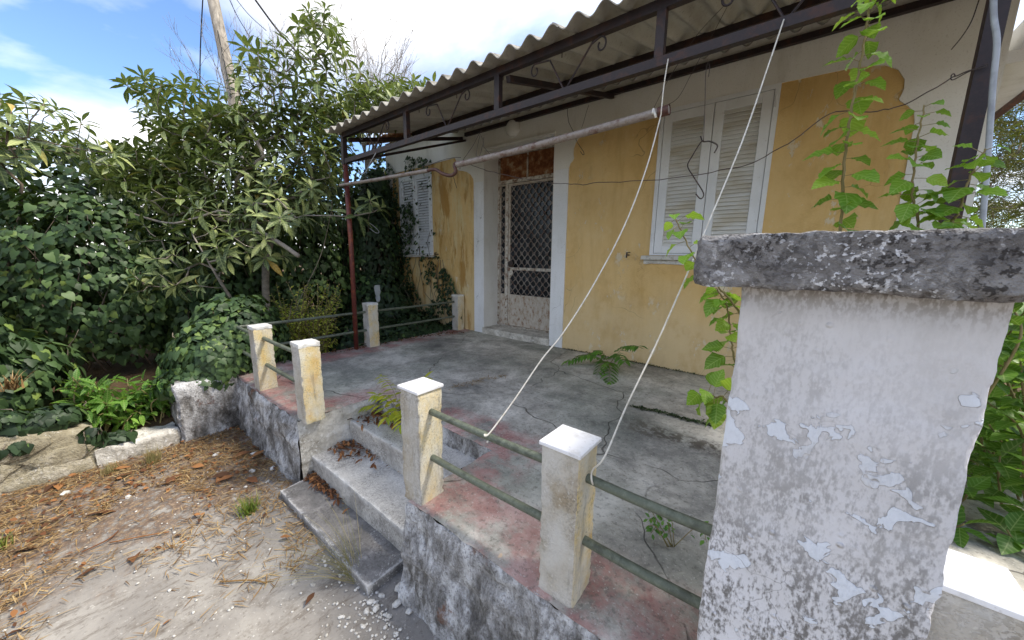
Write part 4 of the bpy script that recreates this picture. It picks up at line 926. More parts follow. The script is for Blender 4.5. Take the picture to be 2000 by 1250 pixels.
# ------------------------------------------------------------------ loquat trees
def loquat():
    rng = random.Random(21)
    main = [(235, 150), (300, 140), (345, 125), (400, 165), (455, 150), (480, 60), (570, 30), (630, 8), (700, 60), (715, 150), (820, 165), (830, 195), (740, 235), (690, 255), (660, 300), (640, 370), (600, 420), (560, 440), (480, 430), (430, 430), (330, 420), (230, 360), (185, 345), (235, 300), (300, 280), (290, 230), (240, 180)]
    T = sample_px([p for p in main if p[1] >= 225]+[(300, 235), (640, 215)], 1, lambda x, y: 5, 25, rng)
    mid = [(300, 280), (330, 240), (450, 215), (560, 220), (660, 190), (740, 170), (825, 170), (830, 195), (740, 235), (690, 255), (660, 300), (640, 370), (600, 420), (560, 440), (480, 430), (430, 430), (330, 420), (230, 360), (185, 345), (235, 300)]
    T = sample_px(mid, 260, lambda x, y: 4.5+.0012*(600-y)+rng.uniform(-.35, .5), 15, rng)
    top = [(235, 150), (300, 145), (330, 160), (400, 165), (455, 150), (480, 75), (560, 95), (580, 30), (630, 8), (665, 60), (700, 130), (720, 170), (640, 215), (450, 225), (330, 240), (295, 260), (275, 200)]
    T += sample_px(top, 95, lambda x, y: 4.9+rng.uniform(-.35, .6), 21, rng)
    T += sample_px(mid, 170, lambda x, y: 5.6+rng.uniform(-.4, .8), 22, rng)
    T += sample_px([(655, 250), (700, 150), (760, 150), (850, 165), (862, 188), (760, 225), (700, 245)], 42, lambda x, y: 6.1+rng.uniform(-.4, .5), 15, rng)
    low = [(270, 430), (500, 445), (560, 500), (480, 510), (410, 560), (330, 560), (250, 560), (260, 500)]
    T += sample_px(low, 34, lambda x, y: 4.45+rng.uniform(-.25, .4), 30, rng)
    T += [PT(500, 418, 4.0), PT(548, 424, 4.05), PT(385, 405, 4.1), PT(300, 505, 4.2), PT(420, 480, 4.2), PT(262, 570, 4.3), PT(722, 390, 4.25), PT(700, 420, 4.5), PT(745, 405, 4.6)]
    root = np.array([-6.1, 1.75, -.38]); t = empty('loquat_tree', tuple(root), 'large loquat tree with long ribbed leaves left of the canopy', 'tree')
    tr = [[root, root+[.05, .02, .7], root+[-.05, .1, 1.4], root+[.1, .2, 2.0]], [root+[.12, -.08, .0], root+[.25, -.3, .7], root+[.35, -.55, 1.3], root+[.2, -.7, 1.8]], [root+[.1, .1, .02], root+[.35, .35, .9], root+[.4, .7, 1.6], root+[.45, .9, 2.3]]]
    d = branch_tree(t, None, [np.array(x) for x in T], .0055, 'twig', tr, rng=rng, sag=.06)
    foliage(t, 'loquat', whorls(T, d, root+np.array([-.2, .2, 2.0]), rng), 'loquat', 300)
    obj('cut_limb', MB().tube(smooth_path([root+[.2, .1, 1.7], PT(440, 455, 4.9), PT(500, 452, 4.6), PT(545, 474, 4.4), PT(583, 500, 4.25)], 6), [.03]*6+[.028]*6+[.026]*6+[.026]*6+[.024], 8), 'twig', t, True)
    obj('low_limb', MB().tube(smooth_path([PT(250, 415, 4.7), PT(330, 436, 4.5), PT(385, 425, 4.5), PT(440, 412, 4.6), PT(470, 440, 4.8)], 6), .014, 6), 'twig', t, True)
    rng = random.Random(5)
    left = [(-180, 215), (-60, 190), (20, 185), (60, 200), (110, 195), (165, 230), (150, 262), (215, 290), (250, 330), (180, 320), (100, 300), (0, 310), (-180, 320)]
    T = sample_px(left, 48, lambda x, y: 4.2+rng.uniform(-.5, .9), 24, rng)
    root = np.array([-7.6, -.6, -.38]); t = empty('loquat_tree', tuple(root), 'smaller loquat tree top rising above the ivy at the left edge', 'tree')
    tr = [[root, root+[.1, .05, 1.0], root+[.0, .3, 1.9], root+[.2, .4, 2.4]], [root+[.1, 0, 0], root+[-.3, -.4, 1.2], root+[-.4, -.7, 2.2]]]
    d = branch_tree(t, None, [np.array(x) for x in T], .006, 'bark', tr, rng=rng)
    foliage(t, 'loquat', whorls(T, d, root+np.array([0, 0, 1.8]), rng), 'loquat', 250)
loquat()

# ------------------------------------------------------------------ ivy
def blob_leaves(blobs, rng, size, hang=.5):
    """blobs: (centre, radii, count); leaves over the outer shell of an uneven ellipsoid"""
    pos, ax, nr, sz = [], [], [], []
    for c, r, n in blobs:
        c, r = np.array(c, float), np.array(r, float); k = 0
        while k < n:
            v = np.array([rng.gauss(0, 1) for _ in range(3)]); v /= np.linalg.norm(v)
            if v[2] < -.75: continue
            lump = 1+.22*mnoise.fractal(Vector(v*2.2+c), 1, 2, 3)+.07*mnoise.noise(Vector(v*9+c)); sh = 1-abs(rng.gauss(0, .09)); p = c+v*r*lump*sh
            if p[2] < -.42: continue
            if mnoise.noise(Vector(p*3.5)) < -.42: continue
            nn = unit(v/r+np.array([rng.uniform(-.6, .6), rng.uniform(-.6, .6), rng.uniform(-.1, .8)])); a = unit(np.array([rng.uniform(-.6, .6), rng.uniform(-.6, .6), -hang-rng.random()*.8])); a = unit(a-nn*np.dot(a, nn)*.8)
            pos.append(p); ax.append(a); nr.append(nn); sz.append(rng.uniform(*size)*(1.35 if rng.random() < .08 else 1)); k += 1
    return mats_from(pos, ax, nr, sz)
def ivy(name, loc, label, blobs, size, mat, nparts, seed, stems=(), kind='ivy'):
    rng = random.Random(seed); t = empty(name, loc, label, 'ivy'); foliage(t, kind, blob_leaves(blobs, rng, size), mat, nparts)
    m = MB()
    for c, r, n in blobs:
        c, r = np.array(c, float), np.array(r, float)
        for k in range(max(3, int(n/300))):
            a = c+np.array([rng.uniform(-.8, .8)*r[0], rng.uniform(-.8, .8)*r[1], -r[2]*.8]); P = [a]
            for s in range(9): P.append(P[-1]+np.array([rng.uniform(-.12, .12)*r[0], rng.uniform(-.12, .12)*r[1], .17*r[2]]))
            m.tube(P, [.011*(1-.08*i) for i in range(10)], 4)
    if m.v: obj('stems', m, 'bark', t, True)
    return t
ivy('ivy_mass', (-5.3, -.8, -.4), 'tall pale green ivy mass at the left edge above the low wall', [((-5.35, -1.15, .25), (.75, .8, 1.0), 3600), ((-5.6, -.55, .0), (.55, .5, .55), 1500), ((-5.9, -1.5, .9), (1.0, .9, 1.1), 2600)], (.055, .105), 'ivy', 300, 31)
ivy('ivy_mass', (-7, .4, -.4), 'dark ivy wall filling the middle left under the loquat branches', [((-7.3, .25, .75), (.9, 1.0, 1.25), 5200), ((-7.1, 1.5, .5), (.8, .9, 1.35), 4200), ((-8.2, -.9, .9), (1.0, 1.2, 1.5), 3500), ((-6.9, 2.6, .9), (.8, .9, 1.5), 3600)], (.06, .10), 'ivy', 300, 32)
ivy('ivy_mound', (-4.85, .75, -.3), 'rounded bright ivy mound heaped on the squat pier by the corner post', [((-4.72, .86, .12), (.42, .40, .42), 3200), ((-4.95, 1.15, .22), (.5, .5, .55), 2600), ((-4.62, .66, -.02), (.28, .30, .17), 700)], (.04, .085), 'ivy', 300, 33)
ivy('ivy_climber', (-6.4, 3.9, -.4), 'dark ivy climbing the left house corner up to the roof', [((-6.45, 3.75, 1.0), (.6, .55, 1.55), 5200), ((-6.2, 3.6, .2), (.9, .6, .75), 3200), ((-6.55, 3.95, 2.3), (.28, .3, .6), 1000), ((-7.2, 3.6, 1.3), (.7, .8, 1.9), 2800)], (.05, .09), 'ivy_dark', 300, 34)
ivy('ivy_carpet', (-5, 3.7, -.2), 'low dark ivy spilling along the house wall behind the far rail', [((-4.95, 3.5, -.15), (.45, .75, .40), 3600), ((-5.5, 3.8, -.05), (.6, .4, .35), 1500), ((-5.4, 2.9, -.1), (.6, .7, .4), 2600), ((-4.62, 3.3, .0), (.12, .9, .09), 700)], (.035, .065), 'ivy_dark', 300, 35)
ivy('ivy_strand', (-4.4, -.1, -.4), 'ivy strands trailing over the face of the low cream stone wall', [((-4.5, -.9, .0), (.16, .6, .09), 1000), ((-4.38, -.04, -.27), (.03, .06, .10), 45), ((-4.42, .08, -.33), (.05, .12, .05), 60), ((-4.55, -.3, -.08), (.16, .25, .10), 350), ((-4.36, -.42, -.2), (.03, .1, .07), 40)], (.045, .085), 'ivy_dark', 300, 36)
def creeper():
    rng = random.Random(38); t = empty('ivy_creeper', (-5.4, 4.15, 0), 'small-leaved ivy creeping over the left shutters and the ochre wall below', 'ivy'); pos, ax, nr, sz = [], [], [], []
    polys = (([(740, 300), (772, 330), (778, 400), (800, 395), (812, 430), (802, 470), (800, 520), (812, 560), (826, 605), (842, 590), (850, 545), (866, 520), (884, 545), (893, 580), (905, 640), (900, 655), (740, 660), (720, 400)], 2600, .0), ([(780, 330), (842, 325), (850, 500), (790, 500)], 90, .25), ([(795, 300), (842, 312), (838, 330), (780, 345)], 110, .1), ([(820, 495), (860, 500), (850, 535), (825, 560)], 80, .1))
    for poly, n, thr in polys:
        k = 0; tries = 0
        while k < n and tries < n*60:
            tries += 1; x, y = rng.uniform(720, 905), rng.uniform(295, 660)
            if not in_poly(x, y, poly): continue
            p = PY(x, y, 4.165-abs(rng.gauss(0, .035)))
            if mnoise.noise(Vector(p*5)) < -.35+thr: continue
            nn = unit(np.array([rng.gauss(0, .4), -1, rng.uniform(-.1, .7)])); a = unit(np.array([rng.uniform(-.7, .7), -.1, -rng.random()-.2])); pos.append(p); ax.append(unit(a-nn*np.dot(a, nn))); nr.append(nn); sz.append(rng.uniform(.03, .065)); k += 1
    foliage(t, 'ivy', mats_from(pos, ax, nr, sz), 'ivy_dark', 300); m = MB()
    for k in range(16):
        P = [PY(rng.uniform(770, 890), 640, 4.17)]
        for s in range(10): P.append(P[-1]+np.array([rng.gauss(-.03, .06), 0, .12+.08*rng.random()*(P[-1][0] < -5.2)]))
        m.tube(P, .004, 4)
    tag(obj('stems', m, 'bark', t, True), kind='stuff')
creeper()
# dense dark growth farther back that closes the view
ivy('hedge_growth', (-9.5, 2, -.4), 'dense overgrown hedge closing the garden far behind the loquat', [((-10, -2.5, 1.2), (1.2, 2.2, 2.0), 3000), ((-10, .8, 1.3), (1.2, 2.0, 1.9), 3600), ((-9.3, 4.0, 1.3), (1.4, 2.0, 1.9), 3600), ((-8.3, 6.0, 1.6), (1.3, 1.6, 2.2), 2600)], (.09, .16), 'ivy_dark', 120, 37)

# yellow-green shrub behind the side rail
def sprays(name, loc, label, cat, centres, rng, kind, size, mat, nleaf, mstem='stem', nparts=300, group=None, rs=.006):
    t = empty(name, loc, label, cat, group); pos, ax, nr, sz = [], [], [], []; m = MB()
    for base, tip in centres:
        base, tip = np.array(base, float), np.array(tip, float); mid = (base+tip)/2+np.array([rng.uniform(-.06, .06), rng.uniform(-.06, .06), .08]); P = smooth_path([base, mid, tip], 6); m.tube(P, [rs*(1-.6*i/(len(P)-1))+.0008 for i in range(len(P))], 5)
        for k in range(nleaf):
            u = .25+.75*k/nleaf; i = min(len(P)-2, int(u*(len(P)-1))); p = P[i]+(P[i+1]-P[i])*(u*(len(P)-1)-i); d = unit(P[i+1]-P[i]); th = k*2.4+rng.random(); x = unit(np.cross(d, [.2, .4, 1])); y = np.cross(d, x); rad = x*math.cos(th)+y*math.sin(th)
            a = unit(rad*.9+d*.5+np.array([0, 0, rng.uniform(-.3, .3)])); pos.append(p+a*.01); ax.append(a); nr.append(unit(np.array([rng.uniform(-.4, .4), rng.uniform(-.4, .4), 1]))); sz.append(rng.uniform(*size))
    obj('stems', m, mstem, t, True); foliage(t, kind, mats_from(pos, ax, nr, sz), mat, nparts); return t
rg = random.Random(51); C = []
for k in range(130):
    tx = PX(rg.uniform(528, 668), rg.uniform(550, 690), -5.15+rg.uniform(-.3, .25)); C.append(((-5.2+rg.uniform(-.25, .25), 1.9+rg.uniform(-.3, .35), -.38), tx))
sprays('yellow_shrub', (-5.5, 2.1, -.38), 'airy yellow-green shrub glowing behind the left side rail', 'shrub', C, rg, 'oval', (.035, .06), 'yellowgreen', 22)
rg = random.Random(52); C = []
for k in range(70):
    x, y = rg.uniform(150, 345), rg.uniform(735, 830); b = PX(x, y+25, -4.75+rg.uniform(-.3, .15)); b[2] = -.4; tp = PX(x+rg.uniform(-15, 15), y, -4.65+rg.uniform(-.4, .12)); C.append((b, tp))
sprays('leafy_weeds', (-4.7, .2, -.4), 'clump of narrow-leaved green weeds in the gap of the low wall', 'weeds', C, rg, 'lance', (.09, .15), 'shrub', 12)

# bare twiggy trees behind
def bare(name, base, fans, label, seed, levels=5):
    rng = random.Random(seed); b = np.array(base, float); t = empty(name, tuple(b), label, 'tree'); limb = MB(); tw = MB()
    def grow(p, d, L, r, lv):
        P = [p]; k = 4
        for s in range(k):
            d = unit(d+np.array([rng.gauss(0, .13), rng.gauss(0, .13), rng.gauss(0, .08)+.06]))
            P.append(P[-1]+d*L/k)
        (limb if lv < 2 else tw).tube(P, [r*(1-.35*i/k) for i in range(k+1)], 5 if lv < 2 else 3, lv >= levels-1)
        if lv >= levels: return
        n = 2 if rng.random() < .6 else 3
        for q in range(n):
            dd = unit(d+np.array([rng.gauss(0, .38), rng.gauss(0, .38), rng.gauss(0, .25)+.1])); grow(P[-1-(q == 2)], dd, L*rng.uniform(.62, .9), r*.64, lv+1)
    for (tx, ty, tt, r) in fans:
        tip = PT(tx, ty, tt); d = tip-b; L = np.linalg.norm(d); grow(b, unit(d), L*.27, r, 0)
    obj('limbs', limb, 'twig', t, True); tag(obj('twigs', tw, 'twig', t, True), kind='stuff')
bare('bare_tree', PT(715, 330, 6.7), [(700, -10, 6.9, .022), (735, 10, 6.6, .02), (775, 30, 6.9, .024), (810, 45, 6.5, .02), (845, 80, 6.8, .022), (862, 105, 6.6, .018), (670, 0, 6.8, .02), (830, 150, 6.7, .016), (760, 90, 6.4, .016)], 'leafless pale twigs rising above the loquat beside the canopy roof', 62)
bare('bare_tree', PT(500, 330, 6.4), [(390, 100, 6.4, .016), (420, 90, 6.2, .016), (470, 70, 6.5, .018), (520, 40, 6.3, .02), (560, 20, 6.6, .02), (600, 10, 6.3, .018), (640, 5, 6.5, .018)], 'leafless twigs in front of the utility pole above the loquat', 63)

# ------------------------------------------------------------------ mulberry shoots behind the pillar
def mulberry():
    rng = random.Random(71); t = empty('mulberry_bush', (.15, 1.62, 0), 'bright green mulberry shoots springing up behind the white pillar', 'shrub')
    pos, ax, nr, sz = [], [], [], []
    def shoot(pts, n, size, u0=.0, r=.005, dense=1):
        P = smooth_path(pts, 10); L = len(P); P = [p+np.array([.0018*math.sin(i*1.9+n), .002*math.cos(i*2.3), 0]) for i, p in enumerate(P)]; obj('stem', MB().tube(P, [r*(1-.7*i/(L-1))+.0012 for i in range(L)], 6), 'stem', t, True)
        for k in range(n):
            u = u0+(1-u0)*(k+.5)/n; f = u*(L-1); i = min(L-2, int(f)); p = P[i]+(P[i+1]-P[i])*(f-i); d = unit(P[i+1]-P[i])
            for q in range(dense):
                th = k*2.4+q*3.1+rng.uniform(-.6, .6); x = unit(np.cross(d, [0, 1, .1])); y = np.cross(d, x); rad = x*math.cos(th)+y*math.sin(th)
                a = unit(rad+d*rng.uniform(.0, .5)+np.array([0, 0, -.1])); pet = .02+.018*rng.random(); s = rng.uniform(*size)*(1-.45*u**3)
                obj('leaf_stalk', MB().tube([p, p+a*pet], .0012, 4), 'stem', t)
                a2 = unit(a+np.array([0, 0, -rng.uniform(.1, .7)])); pos.append(p+a*pet); ax.append(a2); nr.append(unit(np.array([rng.uniform(-.8, .8), rng.uniform(-.9, .4), .9]))); sz.append(s*rng.uniform(.75, 1.15))
    q = lambda x, y, Y=1.9: PY(x, y, Y)
    shoot([(.15, 1.62, .0), (.14, 1.75, .7), q(1640, 470), q(1648, 330), q(1662, 220), q(1685, 100), q(1700, 0), q(1712, -60)], 52, (.08, .115), .28, .005)
    shoot([(.2, 1.65, .0), (.27, 1.8, .7), q(1788, 470), q(1782, 380), q(1790, 290), q(1806, 205)], 36, (.065, .095), .36, .004)
    shoot([(.25, 1.65, .0), (.33, 1.8, .8), q(1845, 470), q(1872, 415), q(1895, 345), q(1925, 290)], 28, (.07, .10), .36, .004)
    z = lambda x, y, Y=1.5: PY(x, y, Y)
    shoot([(.1, 1.5, .3), (-.02, 1.5, .85), z(1440, 605), z(1402, 560), z(1360, 510), z(1330, 450), z(1315, 418)], 20, (.07, .10), .3, .004)
    shoot([(.1, 1.55, .1), (.0, 1.5, .55), z(1440, 720), z(1428, 660), z(1420, 600), z(1400, 565)], 13, (.065, .095), .25, .004, 2)
    shoot([(.08, 1.45, .1), (.0, 1.4, .40), z(1425, 795, 1.4), z(1395, 775, 1.4), z(1368, 760, 1.4)], 6, (.09, .125), .45, .004, 2)
    M = mats_from(pos, ax, nr, sz); foliage(t, 'mulberry', M, 'mulberry', 300)
mulberry()

# tree-of-heaven seedlings on the terrace
def seedling(base, fronds, mat, label, seed, size=.055):
    rng = random.Random(seed); t = empty('seedling', tuple(base), label, 'seedling'); pos, ax, nr, sz = [], [], [], []
    for tip, n in fronds:
        b, e = np.array(base, float), np.array(tip, float); mid = (b+e)/2+np.array([0, 0, .10]); P = smooth_path([b, mid, e], 8); L = len(P); obj('frond_stalk', MB().tube(P, [.003-.002*i/(L-1) for i in range(L)], 5), 'stem', t, True)
        for k in range(n):
            u = .22+.76*k/(n-1); f = u*(L-1); i = min(L-2, int(f)); p = P[i]+(P[i+1]-P[i])*(f-i); d = unit(P[i+1]-P[i]); sd = unit(np.cross(d, [0, 0, 1])); s = size*(1-.35*abs(u-.5))*rng.uniform(.85, 1.15)
            for sg in (-1, 1):
                a = unit(sd*sg+d*.45+np.array([0, 0, -.25+rng.uniform(-.15, .15)])); pos.append(p); ax.append(a); nr.append(unit(np.array([0, 0, 1])+sd*sg*.2)); sz.append(s)
        pos.append(e); ax.append(unit(P[-1]-P[-2])); nr.append([0, 0, 1]); sz.append(size)
    foliage(t, 'lance', mats_from(pos, ax, nr, np.array(sz)*1.35), mat, 300, 'leaflet')
b = np.array(PZ(1190, 712, 0)); b = np.array([b[0], min(b[1], 4.1), 0])
seedling(b, [(PY(1112, 704, 3.55), 11), (PY(1155, 690, 3.8), 9), (PY(1190, 745, 3.3), 10), (PY(1248, 676, 3.7), 11), (PY(1222, 705, 3.55), 9), (PY(1165, 735, 3.4), 8)], 'seedling', 'dark green fern-like seedling on the terrace at the ochre wall foot', 81, .095)
b = np.array([-2.32, 1.56, -.13])
seedling(b, [(PY(745, 735, 1.7), 9), (PY(830, 738, 1.75), 9), (PY(705, 795, 1.45), 8), (PY(735, 770, 1.45), 8), (PY(785, 830, 1.36), 7), (PY(755, 815, 1.38), 7)], 'seedling_y', 'yellowing fern-like seedling in the corner of the top step', 82, .075)

# shrubs right of the pillar, conifer beyond
rg = random.Random(91); C = []
for k in range(150):
    x, y = rg.uniform(1840, 2160), rg.uniform(560, 1090); tt = rg.uniform(1.55, 2.6); tip = PT(x, y, tt); C.append((tip+np.array([rg.uniform(-.1, .25), rg.uniform(-.1, .3), -.35-rg.random()*.2]), tip))
sprays('broadleaf_shrub', (1.1, 2.9, -.4), 'leafy green shrub growing right of the pillar beyond the tile-capped post', 'shrub', C, rg, 'ovate', (.09, .15), 'shrub', 13)
rg = random.Random(92)
def conifer():
    t = empty('conifer', (3.6, 11.5, GZ), 'dark olive conifer seen at the right edge behind the house corner', 'tree')
    poly = [(1880, 560), (1925, 300), (1945, 200), (1975, 150), (2060, 110), (2300, 160), (2300, 620), (1880, 620)]
    T = sample_px(poly, 600, lambda x, y: 7+rg.uniform(-1.0, 1.2), 7, rg); d = branch_tree(t, None, [np.array(p) for p in T], .006, 'bark', [[(3.6, 11.5, GZ), (3.5, 11.5, 1.5), (3.55, 11.6, 3.5), (3.5, 11.6, 5.2)]], rng=rg)
    pos, ax, nr, sz = [], [], [], []
    for p, q in zip(T, d):
        for k in range(60):
            a = unit(q*.4+np.array([rg.gauss(0, 1), rg.gauss(0, 1), rg.gauss(0, .7)])); pos.append(np.array(p)+np.array([rg.gauss(0, .10), rg.gauss(0, .10), rg.gauss(0, .08)])); ax.append(a); nr.append([rg.gauss(0, 1), rg.gauss(0, 1), 1]); sz.append(rg.uniform(.14, .26))
    foliage(t, 'needle', mats_from(pos, ax, nr, sz), 'pine', 0, 'needle')
conifer()

# ------------------------------------------------------------------ grass, litter, rubble
def tuft(base, n, h, spread, lean, mat, label, seed, w=.0035):
    rng = random.Random(seed); V = []; T = []; R = []; b = np.array(base, float)
    for k in range(n):
        a = rng.uniform(0, 6.283); d = np.array([math.cos(a), math.sin(a), 0])*rng.uniform(.2, 1)*spread+np.array(lean); H = h*rng.uniform(.5, 1.1); p0 = b+np.array([rng.gauss(0, .025), rng.gauss(0, .025), 0]); sd = unit(np.cross(d+np.array([1e-3, 0, 0]), [0, 0, 1])); i0 = len(V); rr = rng.random()
        for s in range(5):
            u = s/4; p = p0+d*u*H+np.array([0, 0, H*(u-.55*u*u*min(1.6, np.linalg.norm(d)))]); p[2] = max(p[2], GZ+.004); ww = w*(1-u*.95); V += [p-sd*ww, p+sd*ww]; R += [rr, rr]
        for s in range(4): q = i0+2*s; T += [(q, q+1, q+3), (q, q+3, q+2)]
    V = np.array(V)-b; o = bpy.data.objects.new('grass_tuft', tri_mesh('grass_tuft', V, np.array(T), mat, np.array(R))); COL.objects.link(o); o.location = b; tag(o, label, 'grass')
gp = lambda x, y: PZ(x, y, GZ)
tuft(gp(488, 1000), 130, .15, .7, (0, 0, 0), 'grass', 'small green grass tuft on the yard left of the lowest step', 101)
tuft(gp(700, 1125), 70, .5, .9, (-.75, -.4, 0), 'drygrass', 'sprawling straw-coloured grass tuft at the end of the lowest step', 102, .0014)
tuft(gp(300, 905), 160, .20, .5, (.1, 0, 0), 'drygrass', 'thin dry grass tuft at the foot of the low garden wall', 103, .002)
tuft(gp(215, 925), 90, .13, .6, (.1, 0, 0), 'drygrass', 'short dry grass tuft left of the taller one by the low wall', 104, .002)
tuft(gp(0, 1075), 70, .12, .6, (0, 0, 0), 'grass', 'green grass tuft cut by the left edge of the picture', 105)
# leaf litter: one mass plus single large leaves
def dens(x, y):
    e = -x-2.75-.12*y+.85*fbm((x, y, 4), 1.1, 4); hole = max(0, 1-((x+3.25)/.45)**2-((y-.12)/.28)**2)
    return max(0, min(1, (e+.15)/.5))*(1-.9*min(1, hole*2.2))
def litter():
    rng = random.Random(111); P, A, N, S = [], [], [], []; P2, A2, N2, S2 = [], [], [], []
    while len(P) < 15000:
        x, y = rng.uniform(-4.36, -1.7), rng.uniform(-1.6, .92); d = dens(x, y)
        if y > .1 and x > -3.4 and x < -2.0: d = max(d, .8*(y-.1))
        if rng.random() > d*(.35+.65*(fbm((x, y, 1), 3, 3) > -.15)): continue
        a = rng.uniform(0, 6.28); P.append((x, y, GZ+.006+rng.random()*.018)); A.append((math.cos(a), math.sin(a), rng.uniform(-.12, .12))); N.append((rng.gauss(0, .25), rng.gauss(0, .25), 1)); S.append(rng.uniform(.03, .09))
    while len(P2) < 1300:
        x, y = rng.uniform(-4.36, -1.5), rng.uniform(-1.6, .92); d = dens(x, y)**1.5
        if rng.random() > d: continue
        a = rng.uniform(0, 6.28); P2.append((x, y, GZ+.01+rng.random()*.02)); A2.append((math.cos(a), math.sin(a), rng.uniform(-.2, .2))); N2.append((rng.gauss(0, .5), rng.gauss(0, .5), 1)); S2.append(rng.uniform(.015, .05))
    t = empty('leaf_litter', (-3.6, 0, GZ), kind='stuff'); t['label'] = 'brown litter of dry needles and leaves over the yard'; t['category'] = 'litter'
    foliage(t, 'needle', mats_from(P, A, N, S), 'straw', 0, 'straw', 'dry_needles'); foliage(t, 'oval', mats_from(P2, A2, N2, S2), 'dry_leaf', 0, 'leaf', 'dry_leaves')
    # litter caught on the steps
    t = empty('step_litter', (-2.6, 1.1, -.3), kind='stuff'); t['label'] = 'brown leaves and needles caught in the left corners of the steps'; t['category'] = 'litter'; P, A, N, S = [], [], [], []
    for k in range(420):
        st = rng.choice(((-.13, 1.35, 1.58), (-.305, 1.16, 1.33), (-.465, .98, 1.02))); u = abs(rng.gauss(0, .22)); x = -2.79+u; y = st[2]-abs(rng.gauss(0, .05 if u > .25 else .10)); a = rng.uniform(0, 6.28)
        P.append((x, max(y, st[1]), st[0]+.008+rng.random()*.02)); A.append((math.cos(a), math.sin(a), rng.uniform(-.2, .2))); N.append((rng.gauss(0, .4), rng.gauss(0, .4), 1)); S.append(rng.uniform(.02, .06))
    foliage(t, 'loquat', mats_from(P, A, N, np.array(S)*1.3), 'dry_leaf', 0, 'leaf', 'dry_leaves')
    for k in range(46):
        x, y = rng.uniform(-4.3, -2.4), rng.uniform(-.9, .9)
        if dens(x, y) < .2: continue
        o = bpy.data.objects.new('dry_leaf', tri_mesh('dry_leaf', *LEAF['loquat'][rng.randint(0, 1)], 'dry_leaf') if 'dryp' not in PROTO else PROTO['dryp']); PROTO['dryp'] = o.data; COL.objects.link(o)
        o.location = (x, y, GZ+.02); o.rotation_euler = (rng.uniform(-.3, .3), rng.uniform(-.4, .4), rng.uniform(0, 6.28)); s = rng.uniform(.09, .17); o.scale = (s*1.3, s, s); tag(o, 'single curled brown leaf lying in the litter on the yard', 'leaf', 'dry leaves scattered on the yard')
    for px, py, s, rz, lb in ((790, 1110, .15, 1.9, 'long dark brown leaf leaning at the end of the lowest step'), (597, 1190, .07, .5, 'small ochre leaf alone on the pale concrete yard'), (570, 1055, .07, 2.4, 'curled brown leaf in the dry grass by the lowest step'), (515, 1018, .05, 1, 'pale yellow leaf beside the green grass tuft')):
        p = gp(px, py); o = bpy.data.objects.new('dry_leaf', PROTO['dryp']); COL.objects.link(o); o.location = (p[0], p[1], GZ+.025); o.rotation_euler = (.25, .1, rz); o.scale = (s*1.5, s, s); tag(o, lb, 'leaf', 'dry leaves scattered on the yard')
    # sticks
    for a, b, lb in (((160, 1082), (232, 1040), 'thin straight dry stick on the yard concrete'), ((215, 1063), (330, 1042), 'thin curved dry twig beside the straight stick'), ((430, 1140), (520, 1142), 'pale dry grass stalk lying on the concrete')):
        pa, pb2 = gp(*a), gp(*b); mid = (pa+pb2)/2+np.array([.02, .03, .015]); strand('dry_stick', [pa+[0, 0, .012], mid, pb2+[0, 0, .012]], .004, 'straw' if 'pale' in lb else 'dry_leaf', lb, 'stick')
litter()
def pebbles():
    rng = random.Random(121); protos = []
    for k in range(4):
        bm = bmesh.new(); bmesh.ops.create_icosphere(bm, subdivisions=1, radius=1)
        for v in bm.verts: v.co = Vector((v.co.x*1.25, v.co.y, v.co.z*.62))*(1+.35*mnoise.noise(v.co*1.7+Vector((k*7, 0, 0))))
        me = bpy.data.meshes.new('pebble'); bm.to_mesh(me); bm.free(); me.materials.append(MAT['pebble']); protos.append(me)
    spots = [(585, 918, .03), (610, 925, .022), (493, 922, .026), (533, 917, .024), (523, 942, .016), (497, 889, .03), (422, 890, .025), (128, 966, .03), (250, 973, .02), (480, 952, .013), (724, 1178, .018), (735, 1190, .02), (745, 1165, .016), (775, 1182, .022), (790, 1160, .02), (715, 1195, .014), (760, 1205, .016), (800, 1195, .02), (820, 1175, .024), (575, 1140, .014), (612, 1144, .013), (665, 1207, .012), (710, 1225, .012), (365, 1060, .012), (780, 1150, .026), (840, 1210, .022)]
    for x, y, r in spots:
        p = gp(x, y); o = bpy.data.objects.new('pebble', rng.choice(protos)); COL.objects.link(o); o.location = (p[0], p[1], GZ+r*.4); o.scale = (r, r, r); o.rotation_euler = (rng.uniform(-.3, .3), rng.uniform(-.3, .3), rng.uniform(0, 6.28))
        tag(o, 'small white limestone chip lying on the yard by the steps', 'pebble', 'white stone chips on the yard')
    V = []; T = []; 
    base = np.array([v.co[:] for v in protos[0].vertices]); tri = np.array([p.vertices[:] for p in protos[0].polygons])
    for k in range(850):
        if k < 350:
            x, y = rng.gauss(-1.25, .35), .80-abs(rng.gauss(0, .12))
        else: x, y = rng.uniform(-4.2, 0), rng.uniform(-1.2, .85)
        r = rng.uniform(.003, .008)*(1.5 if rng.random() < .1 else 1); a = rng.uniform(0, 6.28); R = np.array([[math.cos(a), -math.sin(a), 0], [math.sin(a), math.cos(a), 0], [0, 0, 1]])
        T.append(tri+len(V)*len(base)); V.append(base@R.T*r+np.array([x, y, GZ+.004]))
    o = bpy.data.objects.new('gravel', tri_mesh('gravel', np.concatenate(V), np.concatenate(T), 'pebble', smooth=False)); COL.objects.link(o); tag(o, 'fine white stone crumbs strewn along the terrace wall foot', 'gravel', None, 'stuff')
pebbles()
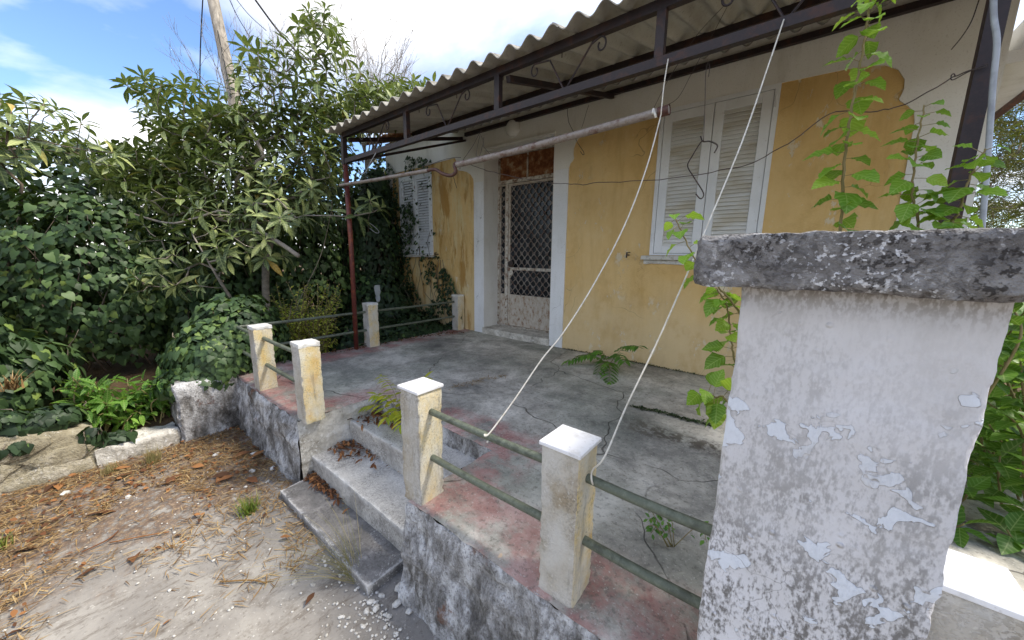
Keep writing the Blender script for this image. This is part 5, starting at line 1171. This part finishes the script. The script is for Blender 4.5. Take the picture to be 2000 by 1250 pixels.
# scrap of clear plastic caught in the ivy
def scrap():
    g = G('cloudy_plastic'); MAT['plastic'] = g.pbr('#c9d0d6', .3, spec=.5, **{'Transmission Weight': .35, 'Alpha': .8}); c = PX(738, 573, -4.72); V = []; F = []
    for i in range(6):
        for j in range(9): V.append(tuple(c+np.array([.02*fbm((i*.5, j*.5, 1), 1, 3), (i/5-.5)*.10*(1-.4*j/8)+.015*fbm((i, j, 3), .5, 2), (.5-j/8)*.24])))
    for i in range(5):
        for j in range(8): a = i*9+j; F.append((a, a+1, a+10, a+9))
    tag(obj('plastic_scrap', (V, F), 'plastic', None, True), 'scrap of cloudy plastic caught in the ivy above the far left post', 'plastic scrap')
scrap()

def terrace_bits():
    rng = random.Random(131)
    def scatter(name, pts, kind, size, mat, label, n, jit, up=.1):
        P, A, N, S = [], [], [], []
        for k in range(n):
            u = rng.random()*(len(pts)-1); i = int(u); p = np.array(pts[i])*(1-u+i)+np.array(pts[i+1])*(u-i); a = rng.uniform(0, 6.28)
            P.append(p+np.array([rng.gauss(0, jit), rng.gauss(0, jit), .004+rng.random()*.008])); A.append((math.cos(a), math.sin(a), rng.uniform(0, up))); N.append((rng.gauss(0, .4), rng.gauss(0, .4), 1)); S.append(rng.uniform(*size))
        t = empty(name, tuple(pts[0]), label, name.split('_')[-1], None, 'stuff'); foliage(t, kind, mats_from(P, A, N, S), mat, 0, 'leaf', name)
    z = lambda x, y: PZ(x, y, 0)
    scatter('dry_straw', [z(875, 762), z(920, 750), z(945, 741), z(990, 733)], 'needle', (.04, .09), 'straw', 'line of dry straw caught in a crack across the terrace', 110, .025)
    scatter('joint_moss', [z(1235, 795), z(1290, 806), z(1340, 820), z(1390, 832)], 'oval', (.012, .03), 'ivy_dark', 'dark green moss line in the terrace joint near the pillar', 420, .014, .6)
    scatter('wall_foot_moss', [(-2.4, 4.165, 0), (-1.2, 4.165, 0), (.4, 4.16, 0)], 'oval', (.012, .028), 'ivy_dark', 'thin dark line of moss along the ochre wall foot', 700, .010, .8)
    scatter('edge_litter', [(-4.55, 2.0, 0), (-4.5, 2.6, 0), (-4.42, 3.4, 0), (-4.3, 4.0, 0)], 'oval', (.02, .045), 'dry_leaf', 'dry leaves gathered along the far left terrace edge', 260, .05)
    C = []
    for k in range(7): b = z(1310+rng.uniform(-8, 8), 1068); C.append((b, b+np.array([rng.uniform(-.10, .14), rng.uniform(-.05, .08), rng.uniform(.03, .09)])))
    sprays('small_weed', tuple(z(1310, 1068)), 'tiny weed growing from the terrace floor near the lower right rail', 'weed', C, rng, 'oval', (.018, .034), 'seedling', 9, rs=.0012)
terrace_bits()
# dry seed heads poking out of the ivy at the left edge
tuft(PX(20, 760, -4.5), 46, .22, .5, (.15, .1, -.2), 'straw', 'dead straw-coloured seed heads in the ivy at the left edge', 141, .007)
